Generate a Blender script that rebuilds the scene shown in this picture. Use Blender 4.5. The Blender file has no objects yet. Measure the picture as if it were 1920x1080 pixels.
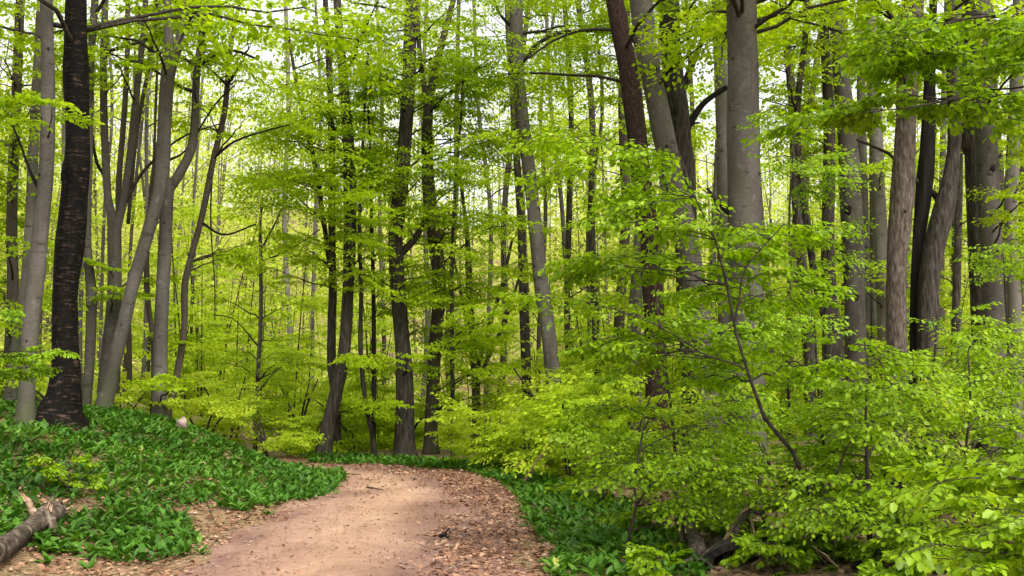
import bpy, math
import numpy as np

# ------------------------------------------------------------------ camera, sky, sun, exposure
SC = bpy.context.scene
COL = SC.collection
F_PX = 2059.0                       # focal length in pixels of the 1920 px wide frame
PITCH = math.atan((722 - 540) / F_PX)
CAM_Z = 1.6
cd = bpy.data.cameras.new("camera")
cd.sensor_width = 36.0
cd.lens = 36.0 * F_PX / 1920.0
cd.clip_start = 0.05
cd.clip_end = 3000
cam = bpy.data.objects.new("camera", cd)
COL.objects.link(cam)
cam.location = (0, 0, CAM_Z)
cam.rotation_euler = (math.pi / 2 + PITCH, 0, 0)
SC.camera = cam

SUN_EL, SUN_AZ = math.radians(50), math.radians(150)    # azimuth from +Y towards +X
world = bpy.data.worlds.new("World")
SC.world = world
world.use_nodes = True
wn, wl = world.node_tree.nodes, world.node_tree.links
wn.clear()
w_out = wn.new("ShaderNodeOutputWorld")
w_bg = wn.new("ShaderNodeBackground")
w_sky = wn.new("ShaderNodeTexSky")
w_sky.sky_type = 'NISHITA'
w_sky.sun_disc = False
w_sky.sun_elevation = SUN_EL
w_sky.sun_rotation = SUN_AZ
w_sky.dust_density = 4.0
w_sky.air_density = 1.0
w_hsv = wn.new("ShaderNodeHueSaturation")               # thin overcast: the blue is nearly gone
w_hsv.inputs["Saturation"].default_value = 0.10
w_bg.inputs["Strength"].default_value = 0.15
wl.new(w_sky.outputs[0], w_hsv.inputs["Color"])
wl.new(w_hsv.outputs[0], w_bg.inputs["Color"])
wl.new(w_bg.outputs[0], w_out.inputs["Surface"])

sd = bpy.data.lights.new("sun", 'SUN')
sd.energy = 1.5
sd.angle = math.radians(35)
sd.color = (1.0, 0.94, 0.82)
sun = bpy.data.objects.new("sun", sd)
COL.objects.link(sun)
sun.rotation_euler = (math.pi / 2 - SUN_EL, 0, math.pi - SUN_AZ)   # shines from azimuth SUN_AZ down

SC.view_settings.view_transform = 'Standard'
SC.view_settings.look = 'None'
SC.view_settings.exposure = 1.30
SC.view_settings.gamma = 1.0
SC.render.engine = 'CYCLES'
cy = SC.cycles
cy.max_bounces = 10
cy.diffuse_bounces = 6
cy.glossy_bounces = 2
cy.transmission_bounces = 7
cy.transparent_max_bounces = 4
cy.sample_clamp_indirect = 6.0
cy.use_denoising = True
cy.caustics_reflective = False
cy.caustics_refractive = False

CP, SP = math.cos(PITCH), math.sin(PITCH)


def at(px, py, depth):
    """World point seen at photo pixel (px, py) at the distance depth along +Y."""
    u, v = (px - 960) / F_PX, (540 - py) / F_PX
    t = depth / (CP - v * SP)
    return np.array([t * u, depth, CAM_Z + t * (SP + v * CP)])


def to_px(p):
    p = np.atleast_2d(p)
    d = p - np.array([0, 0, CAM_Z])
    fw = d[:, 1] * CP + d[:, 2] * SP
    up = -d[:, 1] * SP + d[:, 2] * CP
    fw = np.where(fw < 0.1, 0.1, fw)
    return np.stack([960 + F_PX * d[:, 0] / fw, 540 - F_PX * up / fw], 1)


def smooth(a, b, x):
    t = np.clip((x - a) / (b - a), 0, 1)
    return t * t * (3 - 2 * t)


# ------------------------------------------------------------------ terrain height
_wr = np.random.default_rng(5)
_W = [(_wr.uniform(0.15, 1.3), _wr.uniform(0, 6.28), _wr.uniform(0, 6.28)) for _ in range(10)]


def lumps(x, y):
    z = 0
    for f, a, p in _W:
        z = z + np.sin((x * math.cos(a) + y * math.sin(a)) * f * 2 + p) * 0.022 / (0.4 + f)
    return z


def edge_left(y):
    """X of the path's left edge."""
    return -2.95 - 0.25 * np.sin(y * 0.5) * smooth(8, 12, y)


def gz(x, y):
    x = np.asarray(x, float); y = np.asarray(y, float)
    s = -2.9 - x
    bank = 1.20 * smooth(-0.1, 4.4, s) * (0.16 + 0.84 * smooth(9.0, 17.0, y))
    bank = bank * (1 - smooth(19.0, 21.0, y) * (1 - smooth(3.0, 7.0, s)))       # ends where the path turns left
    far = -1.6 * smooth(26, 46, y)
    hill = 21.0 * smooth(44, 128, y) + 5 * smooth(120, 420, y)
    hill = hill * (1 - 0.25 * smooth(5, 60, x))
    right = 0.25 * smooth(1.5, 6, x) * (1 - smooth(40, 60, y))
    off = np.minimum(1, np.abs(s) * 0.4 + 0.1) if True else 1
    wob = lumps(x, y) * np.where((x > -2.9) & (x < 0.2) & (y < 21), 0.35, 1.0)
    return bank + far * smooth(-30, -6, x) + far * 0.3 * (1 - smooth(-30, -6, x)) + hill + right + wob


def ground_hit(px, py):
    u, v = (px - 960) / F_PX, (540 - py) / F_PX
    d = np.array([u, CP - v * SP, SP + v * CP])
    t = np.arange(2.0, 160, 0.02)
    p = np.array([0, 0, CAM_Z]) + d * t[:, None]
    below = p[:, 2] < gz(p[:, 0], p[:, 1])
    i = int(np.argmax(below)) if below.any() else len(t) - 1
    return p[i]


def in_poly(x, y, poly):
    inside = np.zeros(len(x), bool)
    n = len(poly)
    for i in range(n):
        x0, y0 = poly[i]; x1, y1 = poly[(i + 1) % n]
        c = ((y0 > y) != (y1 > y))
        with np.errstate(divide='ignore', invalid='ignore'):
            xi = (x1 - x0) * (y - y0) / (y1 - y0 + 1e-12) + x0
        inside ^= c & (x < xi)
    return inside


# ------------------------------------------------------------------ mesh helpers
class MB:
    def __init__(self):
        self.v, self.f, self.m, self.n = [], [], [], 0

    def add(self, v, f, mat=0):
        v = np.asarray(v, np.float32).reshape(-1, 3)
        f = np.asarray(f, np.int64)
        if len(f) == 0:
            return
        self.v.append(v)
        self.f.append(f + self.n)
        self.m.append(np.full(len(f), mat, np.int32))
        self.n += len(v)

    def mesh(self, name, mats, origin=(0, 0, 0), smooth_shade=True):
        me = bpy.data.meshes.new(name)
        V = np.concatenate(self.v) - np.asarray(origin, np.float32)
        me.vertices.add(len(V))
        me.vertices.foreach_set("co", V.astype(np.float32).ravel())
        loops = np.concatenate([f.ravel() for f in self.f])
        tot = np.concatenate([np.full(len(f), f.shape[1]) for f in self.f])
        start = np.concatenate([[0], np.cumsum(tot)[:-1]])
        me.loops.add(len(loops))
        me.loops.foreach_set("vertex_index", loops.astype(np.int32))
        me.polygons.add(len(tot))
        me.polygons.foreach_set("loop_start", start.astype(np.int32))
        me.polygons.foreach_set("material_index", np.concatenate(self.m))
        me.polygons.foreach_set("use_smooth", np.full(len(tot), smooth_shade))
        for mt in mats:
            me.materials.append(mt)
        me.update(calc_edges=True)
        return me


def link(name, data, parent=None, loc=(0, 0, 0)):
    o = bpy.data.objects.new(name, data)
    COL.objects.link(o)
    o.location = [float(c) for c in loc]
    if parent is not None:
        o.parent = parent
    return o


def tag(o, label=None, cat=None, group=None, kind=None):
    if label: o["label"] = label
    if cat: o["category"] = cat
    if group: o["group"] = group
    if kind: o["kind"] = kind
    return o


def catmull(pts, n):
    """Smooth resampling of a polyline with any number of columns."""
    P = np.asarray(pts, float)
    if len(P) == 2:
        t = np.linspace(0, 1, n)[:, None]
        return P[0] * (1 - t) + P[1] * t
    Q = np.vstack([2 * P[0] - P[1], P, 2 * P[-1] - P[-2]])
    seg = len(P) - 1
    t = np.linspace(0, seg, n)
    i = np.minimum(t.astype(int), seg - 1)
    u = (t - i)[:, None]
    a, b, c, d = Q[i], Q[i + 1], Q[i + 2], Q[i + 3]
    return 0.5 * ((2 * b) + (c - a) * u + (2 * a - 5 * b + 4 * c - d) * u ** 2 + (3 * b - a - 3 * c + d) * u ** 3)


def tube(pts, rad, sides=8, rough=0.0, rng=None, lobes=0.0):
    P = np.asarray(pts, float); R = np.asarray(rad, float)
    n = len(P)
    T = np.gradient(P, axis=0)
    T /= np.linalg.norm(T, axis=1)[:, None] + 1e-9
    ref = np.array([1.0, 0, 0]) if abs(T[:, 0]).mean() < 0.8 else np.array([0, 0, 1.0])
    A = ref - T * (T @ ref)[:, None]
    A /= np.linalg.norm(A, axis=1)[:, None] + 1e-9
    B = np.cross(T, A)
    th = np.linspace(0, 2 * math.pi, sides, endpoint=False)
    rr = R[:, None] * np.ones((1, sides))
    if rough > 0 and rng is not None:
        s = np.concatenate([[0], np.cumsum(np.linalg.norm(np.diff(P, axis=0), axis=1))])[:, None]
        k = np.zeros((n, sides))
        for (m, a, w) in ((2, 1.0, 0.9), (3, 0.8, 1.7), (5, 0.5, 2.6), (1, 0.6, 0.5)):
            k += a * np.sin(m * th[None] + rng.uniform(0, 6.28) + np.sin(s * w + rng.uniform(0, 6.28)) * 1.6)
        k += 0.8 * np.sin(s * 4.1 + rng.uniform(0, 6.28)) * np.sin(s * 1.3 + 1)
        k += rng.normal(0, 0.55, (n, sides))
        rr = rr * (1 + rough * k)
    if lobes > 0:
        hh = np.maximum(P[:, 2] - P[0, 2], 0)[:, None]
        lb = np.maximum(0, np.cos(3 * th + rng.uniform(0, 6)))[None] * 0.7 + np.maximum(0, np.cos(2 * th + rng.uniform(0, 6)))[None] * 0.5
        rr = rr * (1 + lobes * np.exp(-hh / (2.2 * rad[0])) * lb)
    V = P[:, None] + rr[..., None] * (np.cos(th)[None, :, None] * A[:, None] + np.sin(th)[None, :, None] * B[:, None])
    i = np.arange(n - 1)[:, None] * sides
    j = np.arange(sides)[None]
    jn = (j + 1) % sides
    Fq = np.stack([i + j, i + jn, i + sides + jn, i + sides + j], -1).reshape(-1, 4)
    V = V.reshape(-1, 3)
    return V, Fq


def add_tube(mb, pts, rad, sides=8, rough=0.0, rng=None, mat=0, cap=False, cap_mat=None, lobes=0.0):
    V, Fq = tube(pts, rad, sides, rough, rng, lobes)
    if cap:
        n = len(pts)
        c0, c1 = len(V), len(V) + 1
        V2 = np.vstack([V, np.asarray(pts[0])[None], np.asarray(pts[-1])[None]])
        j = np.arange(sides); jn = (j + 1) % sides
        t0 = np.stack([np.full(sides, c0), jn, j], 1)
        b = (n - 1) * sides
        t1 = np.stack([np.full(sides, c1), b + j, b + jn], 1)
        base = mb.n
        mb.add(V2, Fq, mat)
        cm = mat if cap_mat is None else cap_mat
        for tt in (t0, t1):
            mb.f.append(tt + base); mb.m.append(np.full(sides, cm, np.int32))
    else:
        mb.add(V, Fq, mat)


def blob(mb, c, r, rng, n=14, rough=.16, mat=0):
    th = np.linspace(0, math.pi, n); ph = np.linspace(0, 2 * math.pi, n * 2, endpoint=False)
    T, Ph = np.meshgrid(th, ph, indexing='ij')
    d = np.stack([np.sin(T) * np.cos(Ph), np.sin(T) * np.sin(Ph), np.cos(T)], -1)
    k = 1 + rough * (np.sin(d[..., 0] * 3.1 + 1) * np.cos(d[..., 1] * 4.3) + .6 * np.sin(d[..., 2] * 6 + d[..., 0] * 5) + .4 * np.sin(d[..., 1] * 9 + 2))
    V = np.asarray(c) + d * k[..., None] * np.asarray(r)
    m = n * 2
    i = np.arange(n - 1)[:, None] * m; j = np.arange(m)[None]; jn = (j + 1) % m
    mb.add(V.reshape(-1, 3), np.stack([i + j, i + m + j, i + m + jn, i + jn], -1).reshape(-1, 4), mat)


# ------------------------------------------------------------------ materials
def mat_new(name):
    m = bpy.data.materials.new(name)
    m.use_nodes = True
    nt = m.node_tree
    nt.nodes.clear()
    out = nt.nodes.new("ShaderNodeOutputMaterial")
    return m, nt, out


def ramp(nt, stops, fac):
    r = nt.nodes.new("ShaderNodeValToRGB")
    e = r.color_ramp.elements
    e[0].position, e[0].color = stops[0][0], (*stops[0][1], 1)
    e[1].position, e[1].color = stops[-1][0], (*stops[-1][1], 1)
    for p, c in stops[1:-1]:
        x = e.new(p); x.color = (*c, 1)
    nt.links.new(fac, r.inputs[0])
    return r.outputs[0]


def noise(nt, scale, detail=4, rough=0.55, vec=None, stretch=None):
    n = nt.nodes.new("ShaderNodeTexNoise")
    n.inputs["Scale"].default_value = scale
    n.inputs["Detail"].default_value = detail
    n.inputs["Roughness"].default_value = rough
    if stretch is not None:
        mp = nt.nodes.new("ShaderNodeMapping")
        mp.inputs["Scale"].default_value = stretch
        nt.links.new(vec, mp.inputs["Vector"])
        vec = mp.outputs[0]
    if vec is not None:
        nt.links.new(vec, n.inputs["Vector"])
    return n.outputs["Fac"]


def math_n(nt, op, a, b):
    m = nt.nodes.new("ShaderNodeMath"); m.operation = op
    for k, x in enumerate((a, b)):
        if isinstance(x, (int, float)): m.inputs[k].default_value = x
        else: nt.links.new(x, m.inputs[k])
    return m.outputs[0]


def mix_c(nt, fac, a, b, blend='MIX'):
    m = nt.nodes.new("ShaderNodeMix"); m.data_type = 'RGBA'; m.blend_type = blend
    for k, x in ((0, fac), (6, a), (7, b)):
        if isinstance(x, (int, float)): m.inputs[k].default_value = x
        elif isinstance(x, tuple): m.inputs[k].default_value = (*x, 1)
        else: nt.links.new(x, m.inputs[k])
    return m.outputs[2]


def leaf_material(name, stops, trans=0.45, tcol=(1.15, 1.05, 0.6), rough=0.45, spec=0.4, hue_noise=0.35):
    m, nt, out = mat_new(name)
    g = nt.nodes.new("ShaderNodeNewGeometry")
    tc = nt.nodes.new("ShaderNodeTexCoord")
    nz = noise(nt, hue_noise, 2, 0.5, g.outputs["Position"])
    f = math_n(nt, 'ADD', math_n(nt, 'MULTIPLY', g.outputs["Random Per Island"], 0.62), math_n(nt, 'MULTIPLY', math_n(nt, 'SUBTRACT', nz, 0.3), 0.95))
    c = ramp(nt, stops, f)
    p = nt.nodes.new("ShaderNodeBsdfPrincipled")
    p.inputs["Roughness"].default_value = rough
    p.inputs["Specular IOR Level"].default_value = spec
    nt.links.new(c, p.inputs["Base Color"])
    t = nt.nodes.new("ShaderNodeBsdfTranslucent")
    nt.links.new(mix_c(nt, 1.0, c, tcol, 'MULTIPLY'), t.inputs["Color"])
    mx = nt.nodes.new("ShaderNodeMixShader")
    mx.inputs[0].default_value = trans
    nt.links.new(p.outputs[0], mx.inputs[1]); nt.links.new(t.outputs[0], mx.inputs[2])
    nt.links.new(mx.outputs[0], out.inputs["Surface"])
    return m


def solid_material(name, builder, rough=0.85, bump=0.4, dist=0.01, spec=0.2):
    m, nt, out = mat_new(name)
    tc = nt.nodes.new("ShaderNodeTexCoord")
    g = nt.nodes.new("ShaderNodeNewGeometry")
    col, h = builder(nt, g.outputs["Position"], tc.outputs["Object"])
    p = nt.nodes.new("ShaderNodeBsdfPrincipled")
    p.inputs["Roughness"].default_value = rough
    p.inputs["Specular IOR Level"].default_value = spec
    nt.links.new(col, p.inputs["Base Color"])
    if h is not None:
        b = nt.nodes.new("ShaderNodeBump")
        b.inputs["Strength"].default_value = bump
        b.inputs["Distance"].default_value = dist
        nt.links.new(h, b.inputs["Height"])
        nt.links.new(b.outputs[0], p.inputs["Normal"])
    nt.links.new(p.outputs[0], out.inputs["Surface"])
    return m


def bark_smooth(dark, mid, pale, moss):
    def fn(nt, pos, ob):
        big = noise(nt, 1.0, 4, 0.6, pos, (2.2, 2.2, 1.0))
        fine = noise(nt, 1.0, 6, 0.7, pos, (14, 14, 30))
        c = ramp(nt, [(0.25, dark), (0.5, mid), (0.75, pale)], math_n(nt, 'ADD', math_n(nt, 'MULTIPLY', big, 0.6), math_n(nt, 'MULTIPLY', fine, 0.4)))
        scar = noise(nt, 1.0, 3, 0.5, pos, (4, 4, 9))
        sm = nt.nodes.new("ShaderNodeMapRange"); sm.inputs[1].default_value = 0.63; sm.inputs[2].default_value = 0.70
        nt.links.new(scar, sm.inputs[0])
        c = mix_c(nt, math_n(nt, 'MULTIPLY', sm.outputs[0], 0.75), c, (0.018, 0.016, 0.013))
        ring = noise(nt, 1.0, 3, 0.6, pos, (1.2, 1.2, 16))
        rm = nt.nodes.new("ShaderNodeMapRange"); rm.inputs[1].default_value = 0.62; rm.inputs[2].default_value = 0.7
        nt.links.new(ring, rm.inputs[0])
        c = mix_c(nt, math_n(nt, 'MULTIPLY', rm.outputs[0], 0.4), c, dark)
        gm = noise(nt, 1.0, 4, 0.6, pos, (1.3, 1.3, 0.5))
        mm = nt.nodes.new("ShaderNodeMapRange"); mm.inputs[1].default_value = 0.5; mm.inputs[2].default_value = 0.7
        nt.links.new(gm, mm.inputs[0])
        c = mix_c(nt, math_n(nt, 'MULTIPLY', mm.outputs[0], 0.5), c, moss)
        sx_ = nt.nodes.new("ShaderNodeSeparateXYZ"); nt.links.new(ob, sx_.inputs[0])
        hz = nt.nodes.new("ShaderNodeMapRange"); hz.inputs[1].default_value = 1.6; hz.inputs[2].default_value = 0.0
        nt.links.new(sx_.outputs[2], hz.inputs[0])
        mo = noise(nt, 1.0, 5, 0.65, pos, (6, 6, 3))
        mk = nt.nodes.new("ShaderNodeMapRange"); mk.inputs[1].default_value = 0.42; mk.inputs[2].default_value = 0.62
        nt.links.new(mo, mk.inputs[0])
        c = mix_c(nt, math_n(nt, 'MULTIPLY', math_n(nt, 'MULTIPLY', hz.outputs[0], mk.outputs[0]), 0.8), c, (0.05, 0.065, 0.018))
        streak = noise(nt, 1.0, 4, 0.6, pos, (9, 9, 0.55))
        sk = nt.nodes.new("ShaderNodeMapRange"); sk.inputs[1].default_value = 0.55; sk.inputs[2].default_value = 0.72
        nt.links.new(streak, sk.inputs[0])
        c = mix_c(nt, math_n(nt, 'MULTIPLY', sk.outputs[0], 0.5), c, dark)
        lich = noise(nt, 1.0, 5, 0.7, pos, (7, 7, 5))
        lk = nt.nodes.new("ShaderNodeMapRange"); lk.inputs[1].default_value = 0.60; lk.inputs[2].default_value = 0.66
        nt.links.new(lich, lk.inputs[0])
        c = mix_c(nt, math_n(nt, 'MULTIPLY', lk.outputs[0], 0.35), c, tuple(min(1, q * 1.35) for q in pale))
        return c, math_n(nt, 'ADD', fine, math_n(nt, 'MULTIPLY', scar, -0.6))
    return fn


def bark_furrowed(dark, mid, pale, zscale=2.2, freq=26):
    def fn(nt, pos, ob):
        f = noise(nt, 1.0, 6, 0.65, pos, (freq, freq, zscale))
        c = ramp(nt, [(0.34, dark), (0.52, mid), (0.72, pale)], f)
        return c, f
    return fn


def bark_banded(dark, mid, pale):
    def fn(nt, pos, ob):
        f = noise(nt, 1.0, 4, 0.65, pos, (6, 6, 30))
        g2 = noise(nt, 1.0, 4, 0.6, pos, (18, 18, 5))
        s = math_n(nt, 'ADD', math_n(nt, 'MULTIPLY', f, 0.75), math_n(nt, 'MULTIPLY', g2, 0.25))
        c = ramp(nt, [(0.46, dark), (0.56, mid), (0.64, pale)], s)
        return c, s
    return fn


M = {}
M['beech'] = solid_material("bark_beech", bark_smooth((0.0294, 0.0243, 0.0198), (0.0735, 0.0628, 0.0529), (0.1435, 0.1269, 0.1110), (0.0525, 0.0527, 0.0237)), bump=0.5, dist=0.012)
M['beech_dark'] = solid_material("bark_beech_dark", bark_smooth((0.0209, 0.0164, 0.0112), (0.0523, 0.0406, 0.0284), (0.0976, 0.0800, 0.0590), (0.0418, 0.0426, 0.0148)), bump=0.5, dist=0.012)
M['beech_pale'] = solid_material("bark_beech_pale", bark_smooth((0.0525, 0.0445, 0.0364), (0.1084, 0.0945, 0.0806), (0.1959, 0.1768, 0.1553), (0.0735, 0.0709, 0.0364)), bump=0.5, dist=0.012)
M['cherry'] = solid_material("bark_cherry", bark_banded((0.003, 0.002, 0.0015), (0.008, 0.0055, 0.004), (0.062, 0.038, 0.028)), rough=0.75, bump=1.0, dist=0.03, spec=0.1)
M['redbrown'] = solid_material("bark_redbrown", bark_furrowed((0.006, 0.003, 0.002), (0.026, 0.013, 0.009), (0.065, 0.038, 0.028), 12, 30), bump=1.0, dist=0.03)
M['brown'] = solid_material("bark_brown", bark_furrowed((0.011, 0.008, 0.006), (0.042, 0.034, 0.026), (0.098, 0.083, 0.067), 4.0, 24), bump=1.0, dist=0.03)
M['shaggy'] = solid_material("bark_shaggy", bark_furrowed((0.022, 0.016, 0.011), (0.085, 0.066, 0.050), (0.18, 0.15, 0.122), 5.5, 22), bump=1.0, dist=0.03)
M['black'] = solid_material("bark_black", bark_furrowed((0.0033, 0.0025, 0.0016), (0.0098, 0.0074, 0.0057), (0.0287, 0.0221, 0.0180), 2.2, 20), bump=0.8, dist=0.02)  # near-black bark, also on knots and the inside of the stump
M['twig'] = solid_material("twig_bark", bark_furrowed((0.0098, 0.0074, 0.0049), (0.0287, 0.0221, 0.0156), (0.0615, 0.0492, 0.0369), 8, 20), bump=0.2)
M['far_bark'] = solid_material("bark_far", bark_smooth((0.05, 0.045, 0.028), (0.095, 0.085, 0.055), (0.15, 0.135, 0.095), (0.09, 0.10, 0.03)), bump=0.1)
M['deadwood'] = solid_material("dead_wood", bark_furrowed((0.0820, 0.0492, 0.0287), (0.2460, 0.1640, 0.1066), (0.4100, 0.3116, 0.2214), 30, 10), bump=0.6)
M['rawwood'] = solid_material("raw_wood", bark_furrowed((0.1804, 0.0820, 0.0410), (0.3936, 0.2296, 0.1312), (0.5576, 0.4264, 0.3116), 30, 22), bump=0.6)
M['logbark'] = solid_material("log_bark", bark_furrowed((0.012, 0.008, 0.005), (0.075, 0.054, 0.038), (0.24, 0.195, 0.15), 9, 13), bump=1.0, dist=0.03)
M['stone'] = solid_material("pale_stone", bark_furrowed((0.10, 0.07, 0.055), (0.22, 0.165, 0.135), (0.34, 0.28, 0.235), 9, 9), bump=0.6)

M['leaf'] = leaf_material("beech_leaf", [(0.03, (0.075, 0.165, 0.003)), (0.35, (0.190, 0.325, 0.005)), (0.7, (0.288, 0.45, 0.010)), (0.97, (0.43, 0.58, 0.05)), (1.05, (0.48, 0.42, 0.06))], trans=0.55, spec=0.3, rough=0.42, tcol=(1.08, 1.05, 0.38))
M['leaf_mid'] = leaf_material("beech_leaf_canopy", [(0.05, (0.175, 0.285, 0.005)), (0.35, (0.285, 0.425, 0.009)), (0.7, (0.385, 0.52, 0.016)), (1.0, (0.52, 0.61, 0.05))], rough=0.55, trans=0.62, spec=0.1, tcol=(1.1, 1.08, 0.35))  # lighter copy of the beech leaf; its colour makes up for canopy shade
M['leaf_bg'] = leaf_material("beech_leaf_far", [(0.05, (0.24, 0.35, 0.010)), (0.4, (0.36, 0.50, 0.022)), (0.75, (0.48, 0.60, 0.045)), (1.0, (0.60, 0.64, 0.11))], rough=0.6, spec=0.1, hue_noise=0.12, trans=0.6, tcol=(1.08, 1.05, 0.5))  # lighter beech leaf copy, colour lifted against the shade of the deeper wood
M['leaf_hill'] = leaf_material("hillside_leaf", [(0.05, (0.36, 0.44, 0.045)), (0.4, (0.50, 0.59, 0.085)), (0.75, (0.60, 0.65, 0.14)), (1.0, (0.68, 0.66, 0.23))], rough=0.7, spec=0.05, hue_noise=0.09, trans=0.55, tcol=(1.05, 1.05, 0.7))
M['ramsons'] = leaf_material("ramsons_leaf", [(0.03, (0.020, 0.066, 0.006)), (0.4, (0.046, 0.130, 0.010)), (0.75, (0.085, 0.205, 0.016)), (0.97, (0.19, 0.32, 0.05)), (1.05, (0.40, 0.36, 0.06))], trans=0.34, tcol=(1.1, 1.1, 0.4), rough=0.48, spec=0.3, hue_noise=0.8)
M['litter'] = leaf_material("dead_leaf", [(0.05, (0.0600, 0.0272, 0.0160)), (0.35, (0.1920, 0.0920, 0.0528)), (0.7, (0.3360, 0.1880, 0.1120)), (1.0, (0.5280, 0.3760, 0.2720))], trans=0.12, tcol=(1, 0.8, 0.6), rough=0.6, spec=0.25, hue_noise=1.2)


def ground_cols(nt, pos, ob):
    a = noise(nt, 9.0, 6, 0.7, pos)
    b = noise(nt, 0.4, 4, 0.6, pos)
    v = nt.nodes.new("ShaderNodeTexVoronoi"); v.inputs["Scale"].default_value = 16
    nt.links.new(pos, v.inputs["Vector"])
    c = ramp(nt, [(0.25, (0.0468, 0.0265, 0.0156)), (0.5, (0.1716, 0.1014, 0.0585)), (0.75, (0.3120, 0.2106, 0.1287))], math_n(nt, 'ADD', math_n(nt, 'MULTIPLY', a, 0.6), math_n(nt, 'MULTIPLY', v.outputs["Color"], 0.4)))
    sy = nt.nodes.new("ShaderNodeSeparateXYZ"); nt.links.new(pos, sy.inputs[0])
    hf = nt.nodes.new("ShaderNodeMapRange"); hf.inputs[1].default_value = 40; hf.inputs[2].default_value = 62
    nt.links.new(sy.outputs[1], hf.inputs[0])
    herb = noise(nt, 0.22, 5, 0.65, pos)
    hm_ = nt.nodes.new("ShaderNodeMapRange"); hm_.inputs[1].default_value = 0.38; hm_.inputs[2].default_value = 0.58
    nt.links.new(herb, hm_.inputs[0])
    c = mix_c(nt, math_n(nt, 'MULTIPLY', math_n(nt, 'MULTIPLY', hf.outputs[0], hm_.outputs[0]), 0.8), c, (0.30, 0.34, 0.06))   # herb layer of the hillside
    c = mix_c(nt, math_n(nt, 'MULTIPLY', b, 0.5), c, (0.3120, 0.2574, 0.1170))
    return c, a


def path_cols(nt, pos, ob):
    at_ = nt.nodes.new("ShaderNodeAttribute"); at_.attribute_name = "bare"
    big = noise(nt, 1.1, 5, 0.6, pos, (1.0, 0.45, 1.0))
    fine = noise(nt, 16.0, 8, 0.75, pos)
    grit = noise(nt, 70.0, 4, 0.7, pos)
    s = math_n(nt, 'ADD', math_n(nt, 'MULTIPLY', big, 0.45), math_n(nt, 'ADD', math_n(nt, 'MULTIPLY', fine, 0.35), math_n(nt, 'MULTIPLY', grit, 0.2)))
    red = ramp(nt, [(0.33, (0.074, 0.038, 0.029)), (0.5, (0.185, 0.104, 0.080)), (0.68, (0.315, 0.20, 0.158))], s)
    tan = ramp(nt, [(0.33, (0.19, 0.107, 0.067)), (0.5, (0.335, 0.202, 0.134)), (0.68, (0.48, 0.32, 0.228))], s)
    f = math_n(nt, 'ADD', at_.outputs["Fac"], math_n(nt, 'MULTIPLY', math_n(nt, 'SUBTRACT', big, 0.5), 1.4))
    cl = nt.nodes.new("ShaderNodeClamp"); nt.links.new(f, cl.inputs[0])
    return mix_c(nt, cl.outputs[0], red, tan), math_n(nt, 'ADD', fine, math_n(nt, 'MULTIPLY', grit, 0.5))


M['litter_dark'] = leaf_material('dead_leaf_dark', [(0.05, (0.03, 0.015, 0.009)), (0.4, (0.085, 0.045, 0.028)), (0.75, (0.16, 0.095, 0.06)), (1.0, (0.28, 0.19, 0.13))], trans=0.08, tcol=(1, 0.8, 0.6), rough=0.5, spec=0.3, hue_noise=1.2)  # darker copy of the dead leaf for the ground beneath the saplings
M['ground'] = solid_material("forest_floor", ground_cols, rough=0.95, bump=0.8, dist=0.04)
M['path'] = solid_material("path_soil", path_cols, rough=0.95, bump=0.5, dist=0.02)

# ------------------------------------------------------------------ ground and path
def axis(*segs):
    out = []
    for a, b, s in segs:
        out.append(np.arange(a, b, s))
    return np.unique(np.round(np.concatenate(out), 4))


pc = catmull([(-1.35, -4, 1.5), (-1.35, 4, 1.5), (-1.38, 9, 1.5), (-1.45, 13, 1.52), (-1.58, 16.5, 1.45), (-2.15, 19.2, 1.4), (-3.6, 21.2, 1.4), (-6.0, 22.2, 1.4), (-10, 22.6, 1.4), (-18, 21.5, 1.4)], 420)
pt = np.gradient(pc[:, :2], axis=0); pt /= np.linalg.norm(pt, axis=1)[:, None]
pn = np.stack([pt[:, 1], -pt[:, 0]], 1)
xs = axis((-540, -120, 60), (-120, -30, 6), (-30, -10, 1.0), (-10, 6, 0.2), (6, 20, 0.7), (20, 120, 5), (120, 541, 60))
ys = axis((-40, 4, 4), (4, 27, 0.2), (27, 60, 1.5), (60, 200, 5), (200, 601, 100))
gx, gy = np.meshgrid(xs, ys)
gv = np.stack([gx, gy, gz(gx, gy)], -1).reshape(-1, 3)
near_ = np.where((gv[:, 0] > -20) & (gv[:, 0] < 2) & (gv[:, 1] > -6) & (gv[:, 1] < 26))[0]
pd_ = np.min((gv[near_, 0][:, None] - pc[None, ::3, 0]) ** 2 + (gv[near_, 1][:, None] - pc[None, ::3, 1]) ** 2, axis=1) ** 0.5
gv[near_, 2] -= 0.10 * (1 - smooth(1.0, 1.35, pd_))          # the trodden bed below the path's surface
nx, ny = len(xs), len(ys)
ii, jj = np.meshgrid(np.arange(nx - 1), np.arange(ny - 1))
q = (jj * nx + ii).ravel()
mb = MB(); mb.add(gv, np.stack([q, q + 1, q + nx + 1, q + nx], 1))
tag(link("ground", mb.mesh("ground", [M['ground']])), kind="structure")

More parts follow.
